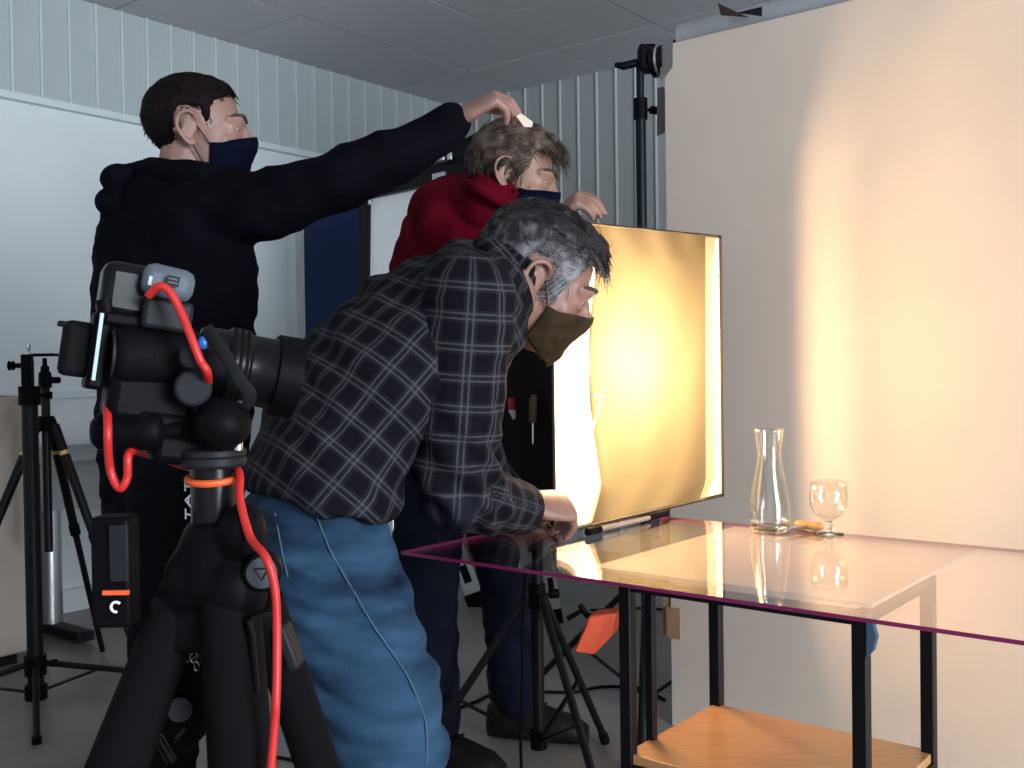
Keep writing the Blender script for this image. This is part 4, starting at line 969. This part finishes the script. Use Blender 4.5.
# ================================================================== FOREGROUND CAMERA ON TRIPOD
TD = .95
def G(px, py, dt=0.0): return U(px, py, TD + dt)
E_ = V((.88, .45, -.15)).normalized(); ER = frame(E_, Z); EY, EZ = ER.col[1], ER.col[2]
TORG = V((G(213, 500).x, TD, 0))
cm = thing('camera', G(150, 420), 'black camera with long lens mounted on the foreground tripod', 'camera')
b = MB(); b.box(G(152, 378), (.078, .062, .088), ER); b.build('body', M_blackp, cm, bevel=.010)
b = MB(); p0, p1 = G(116, 355, -.03), G(186, 360, .0); gd = (p1 - p0).normalized(); b.lathe([(.0, -.004), (.018, -.004), (.0255, .0), (.0275, .006), (.0275, .068), (.024, .078), (0, .078)], p0, gd, 28); b.build('grip', mat('grip_rubber', (0.004, 0.0032, 0.0045), .6, spec=.06, bump=.15, bscale=500), cm, smooth=50)
b = MB(); b.lathe([(.019, -.0055), (.021, -.0055), (.021, -.003), (.019, -.003)], p0, gd, 28, closed=True); b.build('dial_ring', M_dark, cm)
b = MB(); c0 = G(76, 349, -.02); b.box(c0, (.026, .030, .050), ER); b.build('eyecup', M_rubber, cm, bevel=.006)
b = MB(); b.box(G(70, 325, -.02), (.020, .028, .004), ER); b.build('eyecup_flap', M_rubber, cm)
b = MB(); b.box(G(97, 351, -.015), (.016, .045, .070), ER); b.build('rear_block', M_blackp, cm, bevel=.004)
s0, s1 = G(102, 313, -.045), G(93, 380, -.045); b = MB(); b.bar(s0, s1, .0075, .003, E_); b.build('screen', M_lcd, cm)  # pale colour paints the reflection along the rear screen
# transmitter stack on top
b = MB(); b.box(G(126, 293, -.005), (.046, .048, .052), ER); b.build('transmitter', M_blackg, cm, bevel=.010)
TR_ = frame(V((.90, .36, -.22)), Z)
b = MB(); b.box(G(168, 283, -.025), (.045, .026, .029), TR_); tp = b.build('transmitter_panel', M_grey, cm, bevel=.009)
b = MB(); b.box(G(173, 281, -.0412), (.011, .002, .009), TR_); b.build('vent', M_black, tp)
for dz in (-.0016, .0016): b = MB(); b.box(G(173, 281, -.0425) + Z * dz, (.008, .002, .0010), TR_); b.build('vent_slat', M_grey, tp)
b = MB(); b.box(G(152, 281, -.0412), (.006, .002, .008), TR_); b.build('button', mat('pale_button', (.4, .45, .5), .4), tp)
b = MB(); b.box(G(166, 316, -.015), (.043, .030, .028), ER); b.build('hot_shoe_block', M_dark, cm, bevel=.004)
b = MB(); b.cyl(G(105, 300, -.03), G(107, 318, -.03), .008, seg=14); b.build('dial', M_blackp, cm)
b = MB(); b.box(G(131, 322, -.01), (.05, .04, .012), ER); b.build('shoe_mount', M_blackp, cm, bevel=.003)
# lens
LO = G(196, 360, .01); b = MB(); LD = V((.90, .38, -.20)).normalized()
b.lathe([(.030, 0), (.033, .004), (.0335, .024), (.0365, .027), (.0365, .044), (.0335, .047), (.0335, .068), (.035, .070), (.036, .084), (.035, .088), (0, .088)], LO, LD, 40); ln = b.build('lens', M_blackg, cm, smooth=40)
b = MB(); b.lathe([(.036, .070), (.0385, .072), (.0395, .094), (.0378, .094), (.0368, .075), (.036, .075)], LO, LD, 40, closed=True); b.build('lens_hood', M_blackp, ln, smooth=40)
b = MB(); b.lathe([(.0, .0885), (.033, .0885)], LO, LD, 40); b.build('front_glass', M_lens, ln)
for h0 in (.0275, .0335, .0395): b = MB(); b.lathe([(.0360, h0), (.0374, h0 + .0010), (.0374, h0 + .0030), (.0360, h0 + .0040)], LO, LD, 40, closed=True); b.build('grip_ring', M_rubber, ln, smooth=40)
b = MB(); b.tube(smoothpath([G(206, 328, -.035), G(222, 350, -.045), G(238, 378, -.048), G(250, 396, -.04), G(240, 414, -.02)], 6), .006, 10, flat=.25, up=(0, -1, 0)); b.build('strap', mat('strap_webbing', (.012, .012, .014), .8, spec=.1), cm)
b = MB(); b.cyl(G(193, 388, -.045), G(193, 388, -.03), .0165, seg=24); b.build('release_disc', M_dark, cm, bevel=.003)
b = MB(); b.cyl(G(189, 357, -.055), G(189, 357, -.04), .0085, seg=20); b.lathe([(.0065, 0), (.0085, 0), (.0085, .003), (.0065, .003)], G(189, 357, -.058), (0, 1, 0), 20, closed=True); b.build('socket', M_blackg, cm)
b = MB(); b.ell(G(203, 343, -.035), (.005, .004, .006)); b.build('blue_button', mat('blue_plastic', (.02, .11, .40), .3), cm)
# tripod
tp_ = thing('tripod', TORG, 'large black tripod with geared head holding the camera in front', 'tripod')
b = MB(); b.box(G(172, 428), (.075, .05, .032), ER); b.box(G(178, 448), (.05, .045, .03), ER); b.build('head', M_blackp, tp_, bevel=.008)
b = MB(); p0 = G(96, 432, -.03); b.lathe([(0, -.004), (.011, -.003), (.0165, .003), (.0175, .012), (.0165, .035), (.0175, .038), (.0175, .052), (.014, .058), (.008, .06), (.008, .075)], p0, V((1, .15, 0)), 24); b.build('pan_knob', M_blackp, tp_, smooth=50)
b = MB(); b.ell(G(222, 424, -.03), (.0262, .0262, .0232)); b.build('ball_knob', M_blackp, tp_, smooth=True)
b = MB(); b.cyl(G(222, 424, -.03), G(190, 430, .0), .009); b.build('knob_stem', M_blackp, tp_)
b = MB(); b.cyl(G(238, 401, -.02), G(238, 450, -.02), .0045); b.build('spindle', M_steel, tp_)
b = MB(); c0 = G(213, 467); b.lathe([(0, 0), (.027, 0), (.0305, .003), (.0305, .009), (.029, .010), (.0305, .011), (.0305, .016), (.027, .018), (0, .018)], c0, Z, 36); b.build('top_plate', M_dark, tp_, smooth=40)
b = MB(); b.cyl(G(213, 470) - Z * .065, G(213, 468), .0205, seg=28); colm = b.build('column', M_blackg, tp_, smooth=40)
fc = bpy.data.curves.new('lettering', 'FONT'); fc.body = 'TAT'; fc.size = .017; fc.extrude = .0004; fc.space_character = 1.25
to = bpy.data.objects.new('lettering_tmp', fc); COL.objects.link(to); dg = bpy.context.evaluated_depsgraph_get(); tme = bpy.data.meshes.new_from_object(to.evaluated_get(dg)); bpy.data.objects.remove(to)
xd = V((0, 0, 1)); nrm = V((-.75, -.66, 0)).normalized(); yd = nrm.cross(xd)
Mt = Matrix((xd, yd, nrm)).transposed().to_4x4(); Mt.translation = G(199, 519, -.0) + nrm * .0098 - yd * .004
tme.transform(Mt); rl_ = rlink('lettering', tme, M_letter, colm); rl_.data.shade_flat()
b = MB(); b.tube([G(213, 478) + V((math.cos(a) * .0225, math.sin(a) * .0225, .003 * math.sin(a))) for a in [2 * math.pi * k / 28 for k in range(29)]], .0035, 8); b.build('orange_band', M_orange2, tp_)
sh2 = MB(); sh2.lathe([(0, 0), (.036, 0), (.040, .02), (.038, .045), (.028, .07), (.022, .075), (0, .075)], G(218, 600), Z, 30)
sh2.ell(G(243, 535, -.02), (.022, .025, .030)); sh2.ell(G(235, 590, -.02), (.03, .03, .035)); sh2.ell(G(190, 582, -.01), (.024, .024, .034)); sh2.box(G(200, 620), (.08, .05, .05))
rlink('shoulder', remesh(sh2, .0035, 4), M_blackp, tp_)
kd = V((.15, -1, .05)).normalized(); kc = G(262, 573, -.045)
b = MB(); b.cyl(kc - kd * .022, kc, .017, seg=28); lk = b.build('lock_knob', M_blackp, tp_, bevel=.002)
b = MB(); b.cyl(kc, kc + kd * .0015, .0135, seg=28); ds = b.build('knob_cap', mat('cap_grey', (.055, .06, .068), .5, spec=.2), lk)
b = MB(); b1 = kc + kd * .0018; kx = kd.cross(Z).normalized() * -1; kz = kx.cross(kd) * (1 if kx.cross(kd).z > 0 else -1)
tri = [b1 + kx * -.006 + kz * .004, b1 + kx * .006 + kz * .004, b1 - kz * .006]
for i in range(3): b = MB(); b.tube([tri[i], tri[(i + 1) % 3]], .0008, 6); b.build('triangle_mark', M_black, ds)
def leg(p0, p1, r0, r1, drop):
    d = (p1 - p0); q = p0 + d * ((p0.z - .02) / (p0.z - p1.z)); b = MB(); b.tube([p0, lerp(p0, q, .42)], [r0, r1], 24); o = b.build('leg', M_blackp, tp_, smooth=40); o.data.materials[0] = M_foam
    b = MB(); b.tube([lerp(p0, q, .42), lerp(p0, q, .97)], [r1 * .72, r1 * .6], 20); b.build('lower_tube', M_black, o, smooth=40)
    b = MB(); b.tube([lerp(p0, q, .96), q], [r1 * .7, r1 * .5], 14); b.build('rubber_foot', M_rubber, o, smooth=40); return o
leg(G(184, 590, .0), G(117, 768, -.02), .023, .033, 0)
leg(G(230, 600, -.02), G(241, 768, -.05), .027, .030, 0)
lr_ = leg(G(262, 600, .03), G(318, 768, .12), .020, .024, 0)
b = MB(); pp = G(289, 645, .03); b.box(pp, (.013, .03, .045), frame(V((.94, 0, .34)), Z)); b.build('leg_clip', M_dark, lr_, bevel=.004)
b = MB(); b.tube(smoothpath([G(270, 612, -.04), G(250, 620, -.05), G(252, 640, -.05), G(256, 690, -.05)], 6), [.006] * 19, 8, flat=.5); b.build('lever', M_blackg, tp_)
# battery pack hanging from the tripod
bp_ = thing('battery_pack', G(115, 625, -.02), 'black battery pack with orange stripe hanging on the foreground tripod', 'battery pack')
b = MB(); b.box(G(116, 570, .0), (.036, .03, .102)); b.build('case', M_blackp, bp_, bevel=.004)
b = MB(); b.box(G(119, 553, -.017), (.017, .004, .052)); b.build('window', M_dark, bp_, bevel=.001)
b = MB(); b.box(G(116, 592.5, -.018), (.024, .003, .0042)); b.build('stripe', M_orange2, bp_)
b = MB(); b.tube([G(116 + 5 * math.cos(a), 607 - 5 * math.sin(a), -.019) for a in [.7 + k * .42 for k in range(11)]], .0013, 6); b.build('c_mark', M_letter, bp_)
# clamp hanging between the legs
cl_ = thing('clamp', G(190, 745, .03), 'small black clamp hanging between the foreground tripod legs', 'clamp')
b = MB(); b.box(G(195, 690, .03), (.045, .03, .055), Matrix.Rotation(-.5, 3, 'Y')); b.build('jaw', M_blackp, cl_, bevel=.004)
b = MB(); b.cyl(G(180, 710, .01), G(180, 710, -.005), .011, seg=18); b.build('screw_knob', M_dark, cl_)
b = MB(); b.cyl(G(205, 720, .03), G(183, 744, .03), .010, seg=14); b.build('arm', M_blackp, cl_)
b = MB(); b.cyl(G(158, 737, .04), G(172, 762, .04), .005, seg=12); b.build('rod', M_black, cl_)
kr = thing('key_ring', G(192, 660, .0), 'steel key ring hanging under the foreground tripod', 'key ring')
for (cx, cy, r) in ((190, 648, .006), (193, 657, .005), (196, 666, .004)):
    b = MB(); b.tube([G(cx, cy, .0) + V((math.cos(a) * r * .6, 0, math.sin(a) * r)) for a in [2 * math.pi * k / 14 for k in range(15)]], .0009, 6); b.build('ring', M_steel, kr)
# red tether cable
cb_ = MB()
pth = [G(148, 296, -.05), G(158, 287, -.055), G(168, 290, -.055), G(179, 308, -.055), G(191, 337, -.06), G(200, 360, -.06), G(208, 376, -.05), G(200, 400, .03), G(150, 405, .05), G(112, 396, -.01), G(108, 430, -.055), G(110, 468, -.04), G(119, 488, -.04), G(127, 478, -.04), G(130, 452, -.035), G(150, 455, .05), G(200, 470, .05), G(236, 468, .0), G(240, 500, -.03), G(250, 537, -.05), G(266, 558, -.07), G(275, 590, -.07), G(277, 640, -.07), G(276, 700, -.08), G(271, 768, -.08), V((G(262, 768).x, TD - .10, .4)), V((G(262, 768).x, TD - .10, .006))]
cb_.tube(smoothpath(pth, 8), .0038, 10); tag(cb_.build('tether_cable', M_red, smooth=True), 'bright red cable running from the camera down the foreground tripod', 'cable')

# ================================================================== LEFT BACKGROUND
ls = light_stand('light_stand', (U(34, 600, 3.23).x, 3.23), 1.09, 175, .38, .13, .045, 'black stand with silver spigot against the white left wall', tube_r=.024, top_r=.015, zm=.98)
sx_, sy_ = U(34, 600, 3.23).x, 3.23
b = MB(); b.box((sx_ - .005, sy_, 1.06), (.030, .03, .10)); b.build('top_clamp', M_blackp, ls, bevel=.004)
b = MB(); b.cyl((sx_ - .02, sy_, 1.075), (sx_ - .045, sy_, 1.075), .008); b.lathe([(.008, 0), (.016, .004), (.010, .010), (.016, .016), (.0, .016)], (sx_ - .045, sy_, 1.075), (-1, 0, 0), 14); b.build('wing_knob', M_blackp, ls)
# tripod with ball head
tx = U(46, 420, 3.45).x; ty = 3.45; t2 = thing('tripod', V((tx, ty, 0)), 'slim black tripod with ball head beside the beige cabinet', 'tripod')
z0 = U(46, 425, ty).z
b = MB(); b.cyl((tx, ty, .45), (tx, ty, z0 + .13), .014); b.build('column', M_black, t2)
b = MB(); b.lathe([(0, 0), (.030, 0), (.034, .01), (.034, .03), (.026, .05), (0, .05)], (tx, ty, z0 - .02), Z, 20); b.build('shoulder', M_blackp, t2)
b = MB(); b.lathe([(0, 0), (.020, 0), (.022, .02), (.020, .05), (.014, .055), (.014, .07), (.008, .075), (.007, .10), (0, .10)], (tx, ty, z0 + .125), Z, 20); b.build('ball_head', M_blackp, t2, smooth=40)
b = MB(); b.box((tx - .005, ty, z0 + .235), (.085, .05, .010)); b.build('plate', M_blackp, t2, bevel=.003)
b = MB(); b.cyl((tx + .02, ty, z0 + .15), (tx + .05, ty - .01, z0 + .15), .011, seg=12); b.build('head_knob', M_blackp, t2)
for (fx, fy) in ((tx + .34, ty - .05), (tx - .28, ty - .30), (tx + .02, ty + .38)):
    p0 = V((tx, ty, z0)) + (V((fx, fy, 0)) - V((tx, ty, 0))).normalized() * .03; p1 = V((fx, fy, .01)); b = MB(); b.tube([p0, lerp(p0, p1, .45)], [.016, .0145], 14); lg = b.build('leg', M_black, t2)
    b = MB(); b.tube([lerp(p0, p1, .45), p1], [.011, .010], 12); b.build('lower_tube', M_black, lg)
    b = MB(); b.tube([lerp(p0, p1, .42), lerp(p0, p1, .46)], .018, 12); b.build('leg_lock', M_blackp, lg)
    b = MB(); b.tube([lerp(p0, p1, .10), lerp(p0, p1, .115)], .0168, 14); b.build('brass_ring', M_gold, lg)
# beige cabinet at the very left
cz = U(10, 396, 3.75).z
cbn = thing('cabinet', U(-60, 600, 3.7), 'beige cabinet at the left edge behind the stands', 'cabinet')
C1 = U(29, 640, 3.72); cR_ = Matrix.Rotation(YC, 3, 'Z'); w_ = .9
cc_ = V((C1.x, C1.y, 0)) - AX * (w_ / 2) + AY * .22
b = MB(); b.box(cc_ + Z * (cz / 2 + .02), (w_, .42, cz - .04), cR_); b.build('carcass', M_cab, cbn, bevel=.004)
b = MB(); b.box(cc_ + Z * (cz - .01), (w_ + .02, .45, .02), cR_); b.build('top', M_cab, cbn, bevel=.003)
b = MB(); b.box(cc_ + Z * .02, (w_ - .06, .38, .04), cR_); b.build('plinth', M_black, cbn)
for sg in (-1, 1):
    b = MB(); b.box(cc_ + AX * (sg * w_ / 4) - AY * .218 + Z * (cz / 2 + .02), (w_ / 2 - .006, .016, cz - .06), cR_); dd_ = b.build('door', M_cab, cbn, bevel=.002)
    b = MB(); h_ = cc_ + AX * (sg * .05) - AY * .24 + Z * .55; b.tube([h_, h_ + Z * .12], .006, 8); b.build('handle', M_alu, dd_)
# grey desk behind
dk = thing('desk', U(90, 600, 3.95), 'grey desk with round metal column leg behind the black tripods', 'desk')
dz_ = U(60, 457, 3.85).z; e0 = U(36, 457, 3.80); ed = AX; ep = AY; L_ = .95
ctr = V((e0.x, e0.y, 0)) + ed * (L_ / 2) + ep * .28
dR = frame(ed, Z)
b = MB(); b.box(ctr + Z * (dz_ - .0125), (L_, .56, .025), dR); b.build('desktop', M_desk, dk, bevel=.003)
b = MB(); b.box(ctr - ep * .20 + Z * (dz_ - .12), (L_ - .1, .02, .18), dR); b.build('apron', M_desk, dk)
for q_ in (.19, .80):
    c_ = V((e0.x, e0.y, 0)) + ed * q_ + ep * .28; b = MB(); b.cyl(c_ + Z * .05, c_ + Z * (dz_ - .02), .045, seg=24); b.build('column_leg', M_alu, dk, smooth=40)
    b = MB(); b.bar(c_ - ep * .27 + Z * .03, c_ + ep * .27 + Z * .03, .07, .04); b.build('foot', M_dark, dk, bevel=.008)
# white slotted upright
up_ = thing('slotted_upright', U(90, 640, 4.5), 'white slotted metal upright standing behind the desk', 'shelf upright')
c_ = U(88, 412, 4.75); b = MB(); b.box(V((c_.x, c_.y, c_.z / 2 + .01)), (.05, .03, c_.z + .02)); b.build('post', M_white, up_, bevel=.006)
for k in range(12):
    for dzz in (0, .03):
        zz = c_.z - .015 - dzz - k * .085
        if zz < .05: continue
        b = MB(); b.cyl((c_.x + .004, c_.y - .0145, zz), (c_.x + .004, c_.y - .0165, zz), .006, seg=10); b.build('hole', M_black, up_)
# cables lying on the floor
def floorcable(name, pts, label, r=.005):
    q = [onplane(x, y, r) for x, y in pts]; b = MB(); b.tube(smoothpath(q, 8), r, 8); tag(b.build(name, M_rubber, smooth=True), label, 'cable')
floorcable('floor_cable', [(452, 710), (475, 702), (500, 692), (540, 692), (575, 692), (600, 687), (640, 688), (665, 700)], 'thin black cable crossing the floor beside the boot')
floorcable('floor_cable', [(590, 610), (620, 609), (645, 608), (668, 610), (690, 612)], 'black cable lying far back behind the orange weight')
floorcable('floor_cable', [(275, 757), (292, 760), (310, 766), (330, 780)], 'black cable on the floor right of the foreground tripod leg')
b = MB(); pts = smoothpath([V((0.04, 2.53, .70)), V((0.02, 2.50, .45)), V((.01, 2.44, .2)), V((-.02, 2.30, .006)), V((-.25, 2.4, .006))], 8); b.tube(pts, .004, 8); tag(b.build('lamp_cable', M_rubber, smooth=True), 'black lamp cable dangling along the stand under the table', 'cable')
